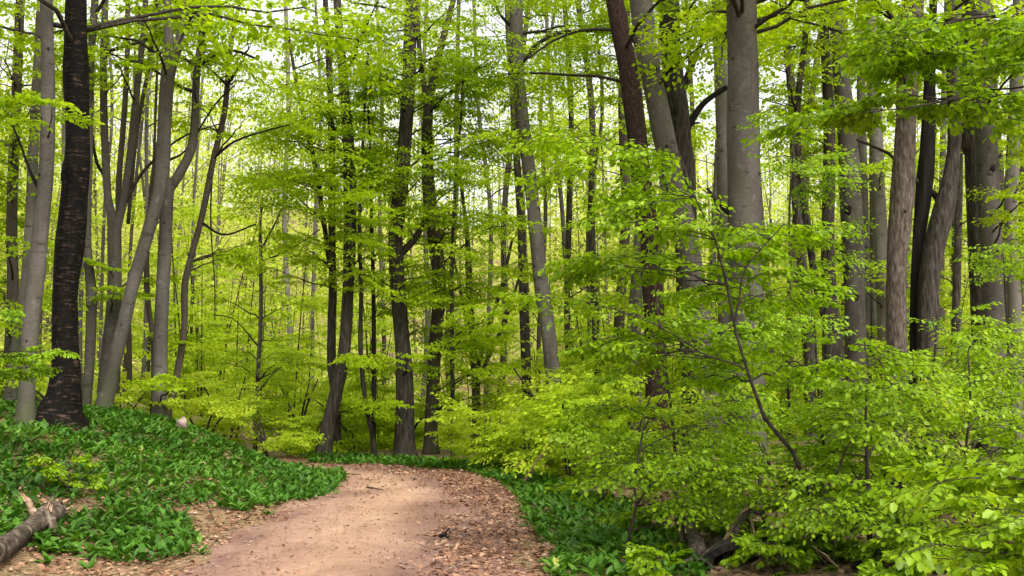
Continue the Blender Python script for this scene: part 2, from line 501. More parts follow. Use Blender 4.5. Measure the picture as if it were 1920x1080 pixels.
NU = 41
us = np.linspace(-1, 1, NU)
rg = np.random.default_rng(3)
wv, bare = [], []
for i in range(len(pc)):
    k = i * 0.125
    wl_ = pc[i, 2] * (1 + 0.05 * math.sin(k * 1.3) + 0.03 * math.sin(k * 3.1 + 1))
    wr_ = pc[i, 2] * (1 + 0.05 * math.sin(k * 1.1 + 2) + 0.03 * math.sin(k * 2.7))
    for u in us:
        w = wl_ if u < 0 else wr_
        x, y = pc[i, :2] + pn[i] * u * w
        dip = -0.03 * math.exp(-((u + 0.35) / 0.22) ** 2) - 0.02 * math.exp(-((u - 0.45) / 0.22) ** 2)
        wv.append((x, y, float(gz(x, y)) + 0.012 + dip * 0.8 + (0.02 * (1 - abs(u)) if abs(u) < 1 else -0.006) + (rg.normal(0, 0.0045) + 0.008 * math.sin(x * 9.1 + 2 * math.sin(y * 5.3)) * math.sin(y * 7.7 + x * 3) if abs(u) < 1 else 0)))
        bare.append(1.05 * math.exp(-((u + 0.12) / 0.33) ** 2) + 0.35 * math.exp(-((u + 0.55) / 0.3) ** 2) - 0.25 * smooth(0.2, 0.6, u))
i0 = np.arange(len(pc) - 1)[:, None] * NU; j0 = np.arange(NU - 1)[None]
pf = np.stack([i0 + j0, i0 + j0 + 1, i0 + NU + j0 + 1, i0 + NU + j0], -1).reshape(-1, 4)
mb = MB(); mb.add(wv, pf)
pm = mb.mesh("path", [M['path']])
a_ = pm.attributes.new("bare", 'FLOAT', 'POINT'); a_.data.foreach_set("value", np.array(bare, np.float32))
tag(link("path", pm), kind="structure")

# ------------------------------------------------------------------ leaves and sprays
LEAF_Q = (np.array([[0, 0, 0], [.26, .33, .05], [.74, .28, -.02], [1, 0, -.14], [.74, -.28, -.02], [.26, -.33, .05]]), np.array([[0, 3, 2, 1], [0, 5, 4, 3]]))
LEAF_D = (np.array([[0, 0, 0], [.48, .33, .07], [1, 0, -.06], [.48, -.33, .07]]), np.array([[0, 3, 2, 1]]))


def unit(v):
    return v / (np.linalg.norm(v, axis=-1, keepdims=True) + 1e-9)


def leaves_mesh(mb, pos, dirs, nrm, size, tmpl, mat=0):
    X = unit(dirs)
    Z = unit(nrm - X * np.sum(nrm * X, 1, keepdims=True))
    Y = np.cross(Z, X)
    tv, tf = tmpl
    V = pos[:, None] + size[:, None, None] * (tv[None, :, 0:1] * X[:, None] + tv[None, :, 1:2] * Y[:, None] + tv[None, :, 2:3] * Z[:, None])
    n, k = len(pos), len(tv)
    Fq = (tf[None] + (np.arange(n) * k)[:, None, None]).reshape(-1, tf.shape[1])
    mb.add(V.reshape(-1, 3), Fq, mat)


def spray_template(rng, length, leaf, spacing):
    """A flat beech spray along +X: main twig, alternate side shoots, leaves either side of each."""
    pos, dr = [], []
    twigs = []
    n = 8
    t = np.linspace(0, 1, n)
    ax = np.stack([t * length, 0.03 * length * np.sin(t * 7 + rng.uniform(0, 6)), -0.10 * length * t ** 2 + 0.01 * rng.normal(size=n)], 1)
    twigs.append(ax)

    def put(line, start):
        L = np.concatenate([[0], np.cumsum(np.linalg.norm(np.diff(line, axis=0), axis=1))])
        m = max(1, int((L[-1] - start) / spacing))
        for k in range(m + 1):
            s = start + k * spacing
            if s > L[-1]: s = L[-1]
            p = np.array([np.interp(s, L, line[:, c]) for c in range(3)])
            q = np.array([np.interp(min(s + .01, L[-1]), L, line[:, c]) for c in range(3)]) - np.array([np.interp(s - .01, L, line[:, c]) for c in range(3)])
            h = math.atan2(q[1], q[0]) + (1 if k % 2 else -1) * rng.uniform(0.5, 1.1)
            if k == m: h = math.atan2(q[1], q[0])
            dip = rng.uniform(-1.0, 0.15)
            pos.append(p + rng.normal(0, 0.012, 3)); dr.append((math.cos(h), math.sin(h), dip))
    put(ax, length * 0.12)
    k = 0
    s = 0.1
    while s < 0.9:
        p = np.array([np.interp(s, t, ax[:, c]) for c in range(3)])
        ln = length * (0.52 * (1 - s) + 0.12) * rng.uniform(0.75, 1.15)
        h = (1 if k % 2 else -1) * rng.uniform(0.65, 1.0)
        tt = np.linspace(0, 1, 5)[:, None]
        line = p + tt * ln * np.array([math.cos(h), math.sin(h), 0.0]) + tt ** 2 * ln * np.array([0.12, 0, -0.12 + rng.normal(0, .06)])
        twigs.append(line)
        put(line, spacing * 0.6)
        s += rng.uniform(0.06, 0.10); k += 1
    pos = np.array(pos); dr = np.array(dr)
    nr = np.array([0, 0, 1.0]) + rng.normal(0, 0.46, (len(pos), 3))
    sz = leaf * rng.uniform(0.5, 1.25, len(pos))
    return dict(pos=pos, dir=dr, nrm=nr, size=sz, twigs=twigs, length=length)


_sr = np.random.default_rng(11)
SPRAYS = {
    'near': [spray_template(_sr, 0.70, 0.060, 0.062) for _ in range(8)],
    'mid': [spray_template(_sr, 1.15, 0.088, 0.075) for _ in range(7)],
    'far': [spray_template(_sr, 1.5, 0.125, 0.11) for _ in range(6)],
    'bg': [spray_template(_sr, 1.6, 0.155, 0.15) for _ in range(6)],
}


def rot_to(h, pitch, roll):
    ch, sh, cp, sp, cr, sr = math.cos(h), math.sin(h), math.cos(pitch), math.sin(pitch), math.cos(roll), math.sin(roll)
    Rz = np.array([[ch, -sh, 0], [sh, ch, 0], [0, 0, 1]])
    Ry = np.array([[cp, 0, -sp], [0, 1, 0], [sp, 0, cp]])
    Rx = np.array([[1, 0, 0], [0, cr, -sr], [0, sr, cr]])
    return Rz @ Ry @ Rx


class Foliage:
    """Collects leaves (with the branch each grows on) for one plant."""
    def __init__(self):
        self.p, self.d, self.n, self.s, self.b = [], [], [], [], []

    def add(self, p, d, n, s, b):
        self.p.append(p); self.d.append(d); self.n.append(n); self.s.append(s); self.b.append(np.full(len(p), b))

    def arrays(self):
        return [np.concatenate(a) for a in (self.p, self.d, self.n, self.s, self.b)]


def put_spray(fol, mbt, lod, rng, origin, h, pitch, roll, scale, bidx, keep=1.0, leaf_scale=1.0, twigs=True, twig_r=0.004):
    tp = SPRAYS[lod][rng.integers(len(SPRAYS[lod]))]
    R = rot_to(h, pitch, roll)
    P = origin + (tp['pos'] * scale) @ R.T
    D = tp['dir'] @ R.T
    N = tp['nrm'] @ R.T + np.array([0, 0, 0.5])
    S = tp['size'] * leaf_scale
    if keep < 1.0:
        k = rng.random(len(P)) < keep
        P, D, N, S = P[k], D[k], N[k], S[k]
    if len(P):
        fol.add(P, D, N, S, bidx)
    if twigs and mbt is not None:
        lines = tp['twigs'] if lod == 'near' else tp['twigs'][:1]
        for q, ln in enumerate(lines):
            W = origin + (ln * scale) @ R.T
            r = twig_r if q == 0 else twig_r * 0.55
            W = W[[0, 2, 4, 7]] if q == 0 else W[[0, 4]]
            add_tube(mbt, W, np.linspace(r, r * 0.35, len(W)), 3, mat=0)


def limb(O, Pend, rng, n=9, arch=0.18):
    O, Pend = np.asarray(O, float), np.asarray(Pend, float)
    d = Pend - O
    L = np.linalg.norm(d)
    mid = (O + Pend) / 2 + np.array([rng.normal(0, .06), rng.normal(0, .06), arch * rng.uniform(-0.2, 1.0)]) * L
    t = np.linspace(0, 1, n)[:, None]
    pts = (1 - t) ** 2 * O + 2 * t * (1 - t) * mid + t ** 2 * Pend
    w = rng.normal(0, 0.012 * L, (n, 3)); w[0] = 0
    return pts + w, L


class Plant:
    """One tree, sapling or shrub: a root Empty, its trunk, its branches and its leaves."""
    def __init__(self, name, label, cat, group, base, bark, seed, lod, leaf_mat, twig=None):
        self.base = np.asarray(base, float)
        self.root = link(name, None, None, self.base)
        self.root.empty_display_size = 0.3
        tag(self.root, label, cat, group)
        self.rng = np.random.default_rng(seed)
        self.fol = Foliage()
        self.branches = []
        self.bark, self.lod, self.leaf_mat = bark, lod, leaf_mat
        self.twig = twig or M['twig']
        self.stems = []
        self.leaf_keep = 1.0

    def stem(self, pts, rad, sides, rough, name="trunk"):
        mb = MB()
        add_tube(mb, pts, rad, sides, rough, self.rng, cap=True, lobes=(0.2 if self.bark.name == 'bark_cherry' else 0.22) if name == "trunk" else 0.0)
        self.stems.append((np.asarray(pts), np.asarray(rad)))
        return link(name, mb.mesh(name, [self.bark], self.base), self.root)

    def origin_on(self, P, low=0.0, reach=0.3, pick=None):
        best = None
        for k, (S, R) in enumerate(self.stems):
            if pick is not None and k != pick: continue
            hd = np.hypot(S[:, 0] - P[0], S[:, 1] - P[1])
            want = P[2] - reach * hd
            c = np.abs(S[:, 2] - want) + 0.25 * hd
            c = np.where(S[:, 2] < low, c + 5, c)
            i = int(np.argmin(c))
            if best is None or c[i] < best[0]:
                best = (c[i], S[i], R[i])
        return best[1], best[2]

    def branch(self, O, Pend, r0, nspray, spray_scale=1.0, keep=1.0, arch=0.18, start=0.3, leaf_scale=1.0, twig_r=0.004, bark=None, sides=5, tiltdown=0.0, tip=True):
        rng = self.rng
        pts, L = limb(O, Pend, rng, 9, arch)
        mb = MB()
        rad = r0 * (1 - np.linspace(0, 1, 9) ** 0.9 * 0.8)
        add_tube(mb, pts, rad, sides, 0.05, rng)
        b = len(self.branches)
        head = math.atan2(Pend[1] - O[1], Pend[0] - O[0])
        for k in range(nspray):
            t = start + (1 - start) * (k + rng.uniform(0.1, 0.9)) / nspray
            i = t * 8; i0 = int(min(i, 7)); f = i - i0
            p = pts[i0] * (1 - f) + pts[i0 + 1] * f
            h = head + (1 if k % 2 else -1) * rng.uniform(0.4, 1.2)
            put_spray(self.fol, mb, self.lod, rng, p, h, rng.normal(0.0 - tiltdown, 0.22), rng.normal(0, 0.32), spray_scale * rng.uniform(0.65, 1.1) * (1.15 - 0.4 * t), b, keep * self.leaf_keep, leaf_scale, True, twig_r)
        if nspray and tip:
            put_spray(self.fol, mb, self.lod, rng, pts[-2], head + rng.normal(0, .2), rng.normal(-0.06 - tiltdown, 0.12), rng.normal(0, .2), spray_scale * rng.uniform(0.7, 1.0), b, keep * self.leaf_keep, leaf_scale, True, twig_r)
        o = link("branch", mb.mesh("branch", [bark or self.twig], self.base), self.root)
        self.branches.append(o)
        return pts

    def finish(self, tmpl, crown_name="crown", n_leaf_objects=0):
        if not self.fol.p:
            return
        P, D, N, S, B = self.fol.arrays()
        use = np.ones(len(P), bool)
        if n_leaf_objects:
            px = to_px(P)
            inv = (px[:, 0] > 4) & (px[:, 0] < 1916) & (px[:, 1] > 4) & (px[:, 1] < 1076) & (P[:, 1] > 1)
            score = np.where(inv, P[:, 1] / S, 1e9)
            idx = np.argsort(score)[:n_leaf_objects]
            idx = idx[score[idx] < 1e8]
            for k in idx:
                X = unit(D[k]); Z = unit(N[k] - X * (N[k] @ X)); Y = np.cross(Z, X)
                o = bpy.data.objects.new("leaf", NEAR_LEAVES[k % len(NEAR_LEAVES)])
                COL.objects.link(o)
                o.parent = self.branches[int(B[k])]
                s = S[k]; l = P[k] - self.base
                o.matrix_local = ((X[0] * s, Y[0] * s, Z[0] * s, l[0]), (X[1] * s, Y[1] * s, Z[1] * s, l[1]), (X[2] * s, Y[2] * s, Z[2] * s, l[2]), (0, 0, 0, 1))
            use[idx] = False
        mb = MB()
        leaves_mesh(mb, P[use], D[use], N[use], S[use], tmpl)
        o = link(crown_name, mb.mesh(crown_name, [self.leaf_mat], self.base), self.root)
        tag(o, kind="stuff")


NEAR_LEAVES = []
for v in range(5):
    r_ = np.random.default_rng(40 + v)
    n_ = 5
    bend = r_.uniform(0.05, 0.30); fold = r_.uniform(0.02, 0.12); wv_ = r_.uniform(0.29, 0.36)
    tt_ = np.array([0, .18, .42, .68, .88, 1.0]); ww_ = np.array([0.0, .80, 1.0, .90, .56, 0.0]) * wv_
    vv_, ff_ = [], []
    for t_, w_ in zip(tt_, ww_):
        z_ = -bend * t_ ** 2
        vv_ += [(t_, w_, z_ + fold * w_ / 0.27), (t_, 0, z_), (t_, -w_, z_ + fold * w_ / 0.27)]
    for k_ in range(5):
        a0 = 3 * k_
        ff_ += [(a0, a0 + 1, a0 + 4, a0 + 3), (a0 + 1, a0 + 2, a0 + 5, a0 + 4)]
    mb = MB(); mb.add(vv_, ff_)
    NEAR_LEAVES.append(mb.mesh("leaf", [M['leaf']]))

# ------------------------------------------------------------------ trees traced stem by stem
def trace(points, depth, lean=0.0, to_ground=True, up_to=None):
    """(px, py, width px) from the ground up -> 3D points and radii, carried to the ground and above the frame."""
    pts = [np.append(at(x, y, depth + lean * k), w * (depth + lean * k) / F_PX / 2) for k, (x, y, w) in enumerate(points)]
    if to_ground:
        p, p2 = pts[0], pts[1]
        g = float(gz(p[0], p[1]))
        if p[2] > g + 0.02:
            sl = (p[:2] - p2[:2]) / max(0.2, p2[2] - p[2]) * 0.5
            dz = p[2] - g
            b = np.array([p[0] + sl[0] * dz, p[1] + sl[1] * dz, g - 0.12, p[3] * (1 + 0.12 * min(dz, 2))])
            pts.insert(0, b)
        else:
            pts[0][2] = g - 0.12
    if up_to:
        a, b = pts[-2], pts[-1]
        sl = (b[:2] - a[:2]) / max(0.2, b[2] - a[2])
        sl = np.clip(sl, -0.35, 0.35)
        h = up_to - b[2]
        if h > 0.5:
            for f in (0.35, 0.7, 1.0):
                q = b.copy(); q[:2] = b[:2] + sl * h * f * (1 - 0.3 * f); q[2] = b[2] + h * f; q[3] = max(0.02, b[3] * (1 - 0.75 * f))
                pts.append(q)
    A = np.array(pts)
    n = max(10, int(np.sum(np.linalg.norm(np.diff(A[:, :3], axis=0), axis=1)) / 0.35))
    C = catmull(A, min(n, 60))
    C[:, 3] = np.maximum(C[:, 3], 0.004)
    return C[:, :3], C[:, 3]


def flare(pts, rad, amount=0.45, height=0.55):
    h = np.maximum(pts[:, 2] - pts[0, 2], 0)
    return rad * (1 + amount * np.exp(-(h / height) ** 1.2 * 2))


def tree(name, label, depth, stems, bark, seed, regs=(), group=None, leaf='leaf_mid', lod='mid', up=17.0, sides=14, rough=0.03, cat="tree", flare_amt=0.25, limbs=(), top=5, keep=1.0, tmpl=None, leaf_scale=1.0, reach=0.3, lean=0.0):
    P0, R0 = trace(stems[0], depth, lean, True, up)
    base = np.array([P0[0, 0], P0[0, 1], float(gz(P0[0, 0], P0[0, 1]))])
    pl = Plant(name, label, cat, group, base, bark, seed, lod, M[leaf])
    if P0[0, 2] <= base[2] and flare_amt:
        R0 = flare(P0, R0, flare_amt)
    pl.stem(P0, R0, sides, rough)
    for st in stems[1:]:
        S, R = trace(st, depth, lean, False, up if st[-1][1] <= 10 else None)
        pl.stem(S, R, max(8, sides - 4), rough, "limb")
    for lb in limbs:                       # hand-traced limbs
        S, R = trace(lb, depth, lean, False)
        mb = MB(); add_tube(mb, S, R, 6, 0.06, pl.rng)
        pl.branches.append(link("branch", mb.mesh("branch", [M['black'] if len(lb) < 5 else M['twig']], base), pl.root))
    for (x0, y0, x1, y1, n, ns, sc) in regs:
        for k in range(n):
            px, py = pl.rng.uniform(x0, x1), pl.rng.uniform(y0, y1)
            T = at(px, py, depth + pl.rng.uniform(-2.2, 2.0))
            O, r = pl.origin_on(T, base[2] + 0.8, reach)
            L = np.linalg.norm(T - O)
            pl.branch(O, T, min(r * 0.5, 0.008 + 0.008 * L), ns, sc, keep, leaf_scale=leaf_scale)
    if top and up:  # crown limbs out of view above the frame; wide ones added for shade
        for k in range(top):
            S, R = pl.stems[pl.rng.integers(len(pl.stems))]
            i = pl.rng.integers(int(len(S) * 0.6), len(S))
            a = pl.rng.uniform(0, 6.28); ln = pl.rng.uniform(1.5, 3.2) if top < 8 else pl.rng.uniform(2.0, 6.5)
            T = S[i] + np.array([math.cos(a) * ln, math.sin(a) * ln, pl.rng.uniform(0.3, 1.4)])
            if T[2] < 7.5 + 0.02 * depth: continue
            lod_, pl.lod = pl.lod, 'far'
            pl.branch(S[i], T, min(R[i] * 0.6, 0.04), 4 if top < 8 else 8, 1.0 if top < 8 else 1.25, 0.6 if top < 8 else 0.8)
            pl.lod = lod_
    pl.finish(tmpl or (LEAF_D if depth > 17 else LEAF_Q))
    TREES[seed] = pl
    return pl


TREES = {}
KNOTS = {2: [(80, 330, 12), (95, 95, 9), (56, 640, 9)], 8: [(232, 610, 7)], 9: [(312, 420, 7)], 23: [(1010, 520, 10), (975, 160, 9)],
         25: [(1226, 136, 17), (1208, 60, 14), (1222, 105, 12), (1247, 280, 12)], 26: [(1262, 215, 20), (1258, 80, 16), (1274, 320, 14)], 28: [(1370, 116, 12), (1420, 330, 10), (1385, 470, 13), (1410, 640, 14)],
         29: [(1585, 398, 24), (1606, 360, 12), (1580, 90, 12), (1600, 560, 16)], 30: [(1558, 645, 24)], 31: [(1684, 560, 10), (1690, 400, 9)], 34: [(1853, 320, 20), (1860, 475, 22), (1846, 190, 14)], 36: [(1896, 380, 9)],
         4: [(138, 420, 12)], 18: [(760, 700, 14), (748, 500, 12)], 14: [(640, 700, 12)], 3: [(40, 600, 9)]}
tree("beech_tree", "slim trunk veiled in leaves at the extreme edge beyond the bank", 19, [[(14, 750, 23), (24, 560, 22), (22, 400, 20), (30, 200, 18), (38, 0, 17)]], M['beech_dark'], 1,
     regs=[(-40, -20, 110, 300, 13, 5, 1.0), (-40, 300, 100, 560, 10, 5, 1.0), (-30, 560, 80, 740, 5, 4, 0.8)])
tree("beech_tree", "grey beech with dark scars just beside the black-barked tree", 15.6, [[(47, 790, 32), (52, 680, 28), (63, 560, 31), (75, 450, 29), (87, 300, 26), (90, 150, 25), (87, 0, 23)]], M['beech'], 2,
     top=18, regs=[(-20, 20, 110, 200, 3, 3, 0.7)], limbs=[[(82, 370, 8), (60, 330, 6), (30, 250, 4), (5, 200, 3)]])
tree("beech_tree", "paler straight beech half hidden behind the scarred grey beech", 18.2, [[(18, 752, 22), (34, 640, 21), (48, 540, 20), (57, 420, 20), (62, 300, 19), (66, 200, 17), (73, 70, 15), (76, 0, 14)]], M['beech_pale'], 3)
cherry = tree("cherry_tree", "thick black-barked cherry with flared roots on the green bank", 16.0,
     [[(110, 790, 78), (112, 768, 70), (119, 742, 58), (123, 695, 51), (121, 640, 49), (122, 540, 47), (132, 450, 53), (140, 352, 48), (141, 325, 52), (145, 300, 46), (145, 225, 42), (143, 150, 46), (143, 75, 42), (143, 0, 38)]],
     M['cherry'], 4, sides=20, rough=0.035, flare_amt=0.25, top=22)
tree("beech_tree", "thin crooked beech directly behind the black cherry trunk", 20.2, [[(160, 772, 21), (168, 680, 19), (172, 560, 19), (166, 490, 16), (164, 430, 14), (168, 260, 14), (170, 120, 14), (178, 0, 14)]], M['beech'], 5,
     regs=[(120, -20, 230, 150, 4, 3, .7)])
tree("beech_tree", "grey beech splitting into two slim upright stems at mid height", 21, [[(190, 768, 22), (196, 700, 21), (206, 620, 22), (214, 540, 24), (214, 450, 24), (208, 400, 17), (200, 345, 15), (194, 150, 14), (197, 0, 13)],
     [(214, 452, 18), (224, 410, 16), (233, 372, 15), (246, 275, 14), (256, 175, 13), (270, 50, 11), (273, 0, 11)]], M['beech'], 6,
     regs=[(170, -20, 330, 130, 6, 3, .7), (190, 490, 320, 560, 4, 3, .6)], limbs=[[(231, 390, 8), (262, 330, 7), (300, 290, 5), (345, 255, 4), (420, 230, 3)], [(196, 330, 8), (180, 300, 6), (170, 230, 5)]])
tree("beech_tree", "slender straight beech stem between the forked and leaning beeches", 22.5, [[(218, 760, 14), (222, 540, 12), (222, 360, 11), (231, 240, 11), (238, 120, 10), (240, 0, 9)], [(240, 420, 7), (256, 250, 8), (276, 140, 8), (292, 30, 7), (294, 0, 7)]], M['beech_dark'], 7)
tree("beech_tree", "smooth grey beech leaning over the bank, forking near the top", 19.5, [[(193, 770, 32), (198, 745, 28), (214, 680, 27), (236, 590, 25), (254, 515, 24), (280, 425, 24), (302, 340, 25), (309, 220, 26), (315, 120, 24), (316, 60, 17), (313, 0, 15)],
     [(314, 130, 18), (328, 110, 17), (341, 50, 15), (349, 0, 14)]], M['beech'], 8, regs=[(230, -20, 400, 90, 5, 3, .7)], limbs=[[(345, 45, 9), (360, 30, 9), (378, 0, 8)]])
tree("beech_tree", "grey beech with an elbowed limb crossing behind the leaning beech", 20.6, [[(297, 758, 30), (300, 700, 28), (301, 640, 27), (305, 540, 26), (311, 430, 25), (314, 360, 23), (330, 335, 19), (358, 282, 17), (366, 220, 15), (368, 150, 14), (378, 70, 13), (388, 20, 12), (393, 0, 12)]], M['beech'], 9,
     regs=[(300, -20, 480, 160, 8, 4, .8), (290, 560, 340, 720, 3, 3, .6)], limbs=[[(371, 125, 9), (400, 105, 8), (440, 95, 6), (480, 110, 5)], [(390, 15, 8), (420, 5, 7), (450, -10, 6)], [(318, 300, 6), (350, 280, 4), (400, 200, 4), (440, 160, 3)]])
tree("beech_tree", "thin dark wavy trunk leaning beside the open yellow-green hillside", 21.4, [[(318, 760, 13), (326, 735, 13), (345, 625, 13), (346, 540, 13), (356, 490, 12), (380, 400, 12), (400, 300, 11), (421, 210, 11), (431, 100, 9), (446, 20, 7), (452, 0, 6)]], M['beech_dark'], 10, top=3,
     regs=[(400, 440, 560, 500, 4, 4, .7), (340, -10, 540, 240, 18, 2, .9)], keep=0.6, limbs=[[(402, 295, 6), (440, 265, 5), (500, 245, 4), (550, 232, 3)], [(398, 310, 4), (395, 420, 3), (402, 520, 2), (403, 600, 2)], [(375, 415, 5), (420, 440, 4), (480, 420, 3)]])
tree("beech_tree", "short thin dark trunk low behind the leaning grey beech", 23, [[(243, 745, 10), (242, 640, 10), (240, 560, 9), (262, 470, 7), (285, 350, 6), (292, 200, 5), (300, 0, 5)]], M['beech_dark'], 11, top=2)
tree("beech_tree", "thin dark stem touching the elbowed grey beech trunk", 21.8, [[(289, 745, 12), (287, 640, 10), (275, 540, 10), (278, 440, 8), (290, 300, 7), (330, 120, 6), (345, 0, 5)]], M['beech_dark'], 12, top=2)
tree("beech_sapling", "lone thin sapling with bare side twigs before the pale hillside", 26, [[(480, 795, 8), (484, 700, 8), (489, 600, 8), (489, 480, 7), (488, 430, 5), (492, 370, 3)], [(489, 470, 5), (510, 430, 4), (530, 390, 3)]], M['beech'], 13, up=None, top=0, cat="sapling", sides=7,
     regs=[(400, 520, 600, 700, 9, 3, .6), (390, 640, 560, 790, 6, 3, .7)], keep=0.5, limbs=[[(489, 520, 3), (450, 480, 3), (410, 470, 2)], [(489, 490, 3), (540, 470, 3), (600, 430, 2)], [(485, 650, 3), (440, 600, 2), (400, 590, 2)]])

GB = "trees at the path bend"
tree("hornbeam_tree", "dark leaning trunk right where the path bends, in front of its twin", 24.0, [[(603, 862, 28), (614, 805, 26), (628, 745, 25), (645, 665, 24), (653, 540, 22), (656, 430, 24), (655, 300, 23), (648, 200, 20), (640, 100, 17), (632, 0, 15)]], M['brown'], 14, top=2,
     regs=[(480, 60, 720, 330, 22, 7, 1.15), (560, 330, 740, 560, 9, 5, .9), (620, 560, 720, 840, 4, 4, .7)])
tree("hornbeam_tree", "straighter brown trunk close behind the leaning one at the bend", 24.9, [[(630, 862, 20), (631, 760, 18), (622, 680, 18), (622, 600, 16), (624, 540, 15), (622, 400, 14), (622, 260, 13), (616, 100, 12), (610, 0, 10)], [(618, 500, 9), (605, 400, 10), (586, 285, 9), (560, 180, 7), (540, 60, 5)]], M['brown'], 15, top=1,
     regs=[(480, 140, 640, 400, 12, 6, 1.2), (470, 380, 620, 500, 4, 4, .8)])
tree("slender_tree", "thin curved dark stem beside the leaning trunk at the bend", 24.2, [[(703, 864, 12), (697, 810, 10), (687, 765, 9), (676, 660, 9), (677, 540, 8), (674, 420, 7), (680, 270, 6), (690, 100, 5)]], M['brown'], 16, up=None, top=0, sides=7, regs=[(640, 240, 760, 520, 6, 4, .8)])
tree("slender_tree", "thin straight black stem between the bend's leaning tree and thick tree", 24.6, [[(700, 830, 9), (701, 700, 9), (700, 540, 8), (697, 430, 7), (695, 300, 5), (690, 200, 4)]], M['black'], 17, up=None, top=0, sides=7, regs=[(650, 500, 780, 760, 8, 4, .75)])
tree("oak_tree", "thick brown trunk standing upright behind the path's far end", 24.6, [[(761, 864, 40), (760, 830, 36), (757, 680, 30), (747, 560, 29), (742, 470, 28), (743, 420, 28), (752, 350, 27), (764, 200, 25), (769, 75, 26), (772, 0, 24)], [(748, 480, 14), (772, 455, 13), (790, 428, 11), (806, 395, 10)]], M['brown'], 18, top=2,
     regs=[(620, -20, 900, 180, 20, 7, 1.2), (660, 160, 900, 380, 14, 7, 1.1), (680, 380, 850, 560, 9, 5, .9), (690, 560, 800, 800, 6, 4, .8)])
tree("oak_tree", "second dark trunk right of the thick brown one, forked near the top", 25.3, [[(808, 866, 26), (809, 780, 25), (815, 660, 25), (824, 540, 25), (818, 470, 26), (808, 400, 26), (802, 320, 22), (801, 250, 21), (806, 180, 18), (826, 90, 14), (850, 0, 11)], [(802, 190, 12), (790, 130, 10), (783, 40, 8), (785, 0, 8)]], M['beech_dark'], 19, top=1,
     regs=[(760, 100, 980, 420, 20, 7, 1.1), (780, 420, 980, 620, 10, 6, 1.1), (800, 600, 960, 780, 7, 4, .9)])
tree("slender_tree", "thin stem rising past the shrubs right of the two dark trunks", 24.4, [[(849, 858, 8), (848, 700, 8), (847, 540, 7), (850, 400, 6), (862, 250, 5), (870, 120, 4)]], M['brown'], 20, up=None, top=0, sides=7, regs=[(800, 480, 930, 700, 7, 4, .8)])
tree("bushy_tree", "cluster-stemmed brown small tree among shrubs at the path's outer curve", 27, [[(893, 850, 16), (893, 740, 16), (886, 640, 15), (880, 540, 14), (876, 440, 9), (862, 330, 6)], [(893, 700, 8), (915, 620, 8), (940, 540, 7), (960, 450, 5)], [(893, 720, 7), (930, 640, 7), (955, 580, 6), (985, 480, 4)], [(888, 680, 7), (866, 560, 6), (850, 480, 4)]], M['brown'], 21, up=None, top=0, sides=8,
     regs=[(840, 380, 1000, 640, 12, 5, .9), (850, 620, 990, 800, 6, 4, .8)])
tree("slender_tree", "thin dark trunk behind the tilted grey beech in mid frame", 30, [[(989, 800, 19), (987, 720, 18), (982, 560, 18), (977, 420, 16), (966, 250, 13), (955, 100, 10), (950, 0, 9)]], M['brown'], 22, top=1, regs=[(880, 20, 1100, 330, 16, 6, 1.1)], keep=.7)
tree("beech_tree", "tilted smooth grey beech rising alone right of the path bend", 25.0, [[(1046, 790, 32), (1040, 740, 30), (1030, 640, 29), (1015, 540, 28), (1009, 480, 27), (996, 350, 26), (981, 240, 25), (971, 125, 25), (967, 0, 26)]], M['beech_pale'], 23,  # paler bark puts the light on this trunk into its colour
     regs=[(880, -20, 1100, 160, 12, 5, 1.0)], limbs=[[(968, 130, 9), (1010, 80, 8), (1070, 58, 7), (1150, 62, 6), (1190, 80, 5)], [(969, 60, 7), (940, 30, 6), (925, 0, 6)]])

tree("pine_tree", "red-brown dark trunk crossing in front of the pale leaning beech", 21.5, [[(1232, 850, 44), (1231, 760, 41), (1230, 665, 39), (1223, 525, 38), (1219, 450, 38), (1204, 350, 38), (1195, 250, 37), (1176, 125, 35), (1153, 0, 34)]], M['redbrown'], 24, rough=0.045, top=18)
tree("beech_tree", "pale leaning beech with chevron scars behind the red-brown trunk", 22.8, [[(1338, 860, 40), (1335, 800, 40), (1318, 650, 40), (1300, 520, 42), (1280, 410, 43), (1256, 310, 42), (1236, 215, 41), (1218, 125, 39), (1201, 0, 42)]], M['beech_pale'], 25, top=6,
     limbs=[[(1195, 85, 9), (1170, 60, 8), (1100, 55, 6), (1040, 75, 5), (990, 110, 4)]])
tree("oak_tree", "brown furrowed trunk with a crooked dead limb beside the pale beech", 24.0, [[(1303, 850, 44), (1300, 800, 40), (1295, 665, 39), (1288, 500, 40), (1282, 340, 41), (1275, 240, 43), (1263, 150, 41), (1257, 75, 37), (1255, 0, 36)]], M['brown'], 26, rough=0.05, top=6,
     regs=[(1080, -10, 1340, 250, 14, 5, 1.0)],
     limbs=[[(1288, 240, 16), (1305, 212, 14), (1325, 188, 12), (1362, 163, 10)], [(1279, 175, 13), (1295, 130, 13), (1312, 85, 12), (1335, 40, 10), (1350, 0, 9)], [(1288, 245, 6), (1300, 232, 5), (1312, 230, 4)]])
tree("beech_tree", "pale beech mostly hidden behind the broad grey beech", 27, [[(1362, 850, 27), (1358, 600, 25), (1356, 400, 24), (1354, 250, 23), (1351, 120, 25), (1347, 0, 28)]], M['beech_pale'], 27)
tree("beech_tree", "broad smooth grey beech column, the thickest trunk among the foliage", 18, [[(1402, 905, 78), (1401, 800, 72), (1400, 600, 67), (1396, 400, 64), (1394, 250, 62), (1393, 120, 59), (1391, 0, 57)]], M['beech'], 28, sides=22, rough=0.018, top=26, limbs=[[(1372, 400, 15), (1350, 382, 11), (1335, 366, 8), (1326, 352, 5)]])
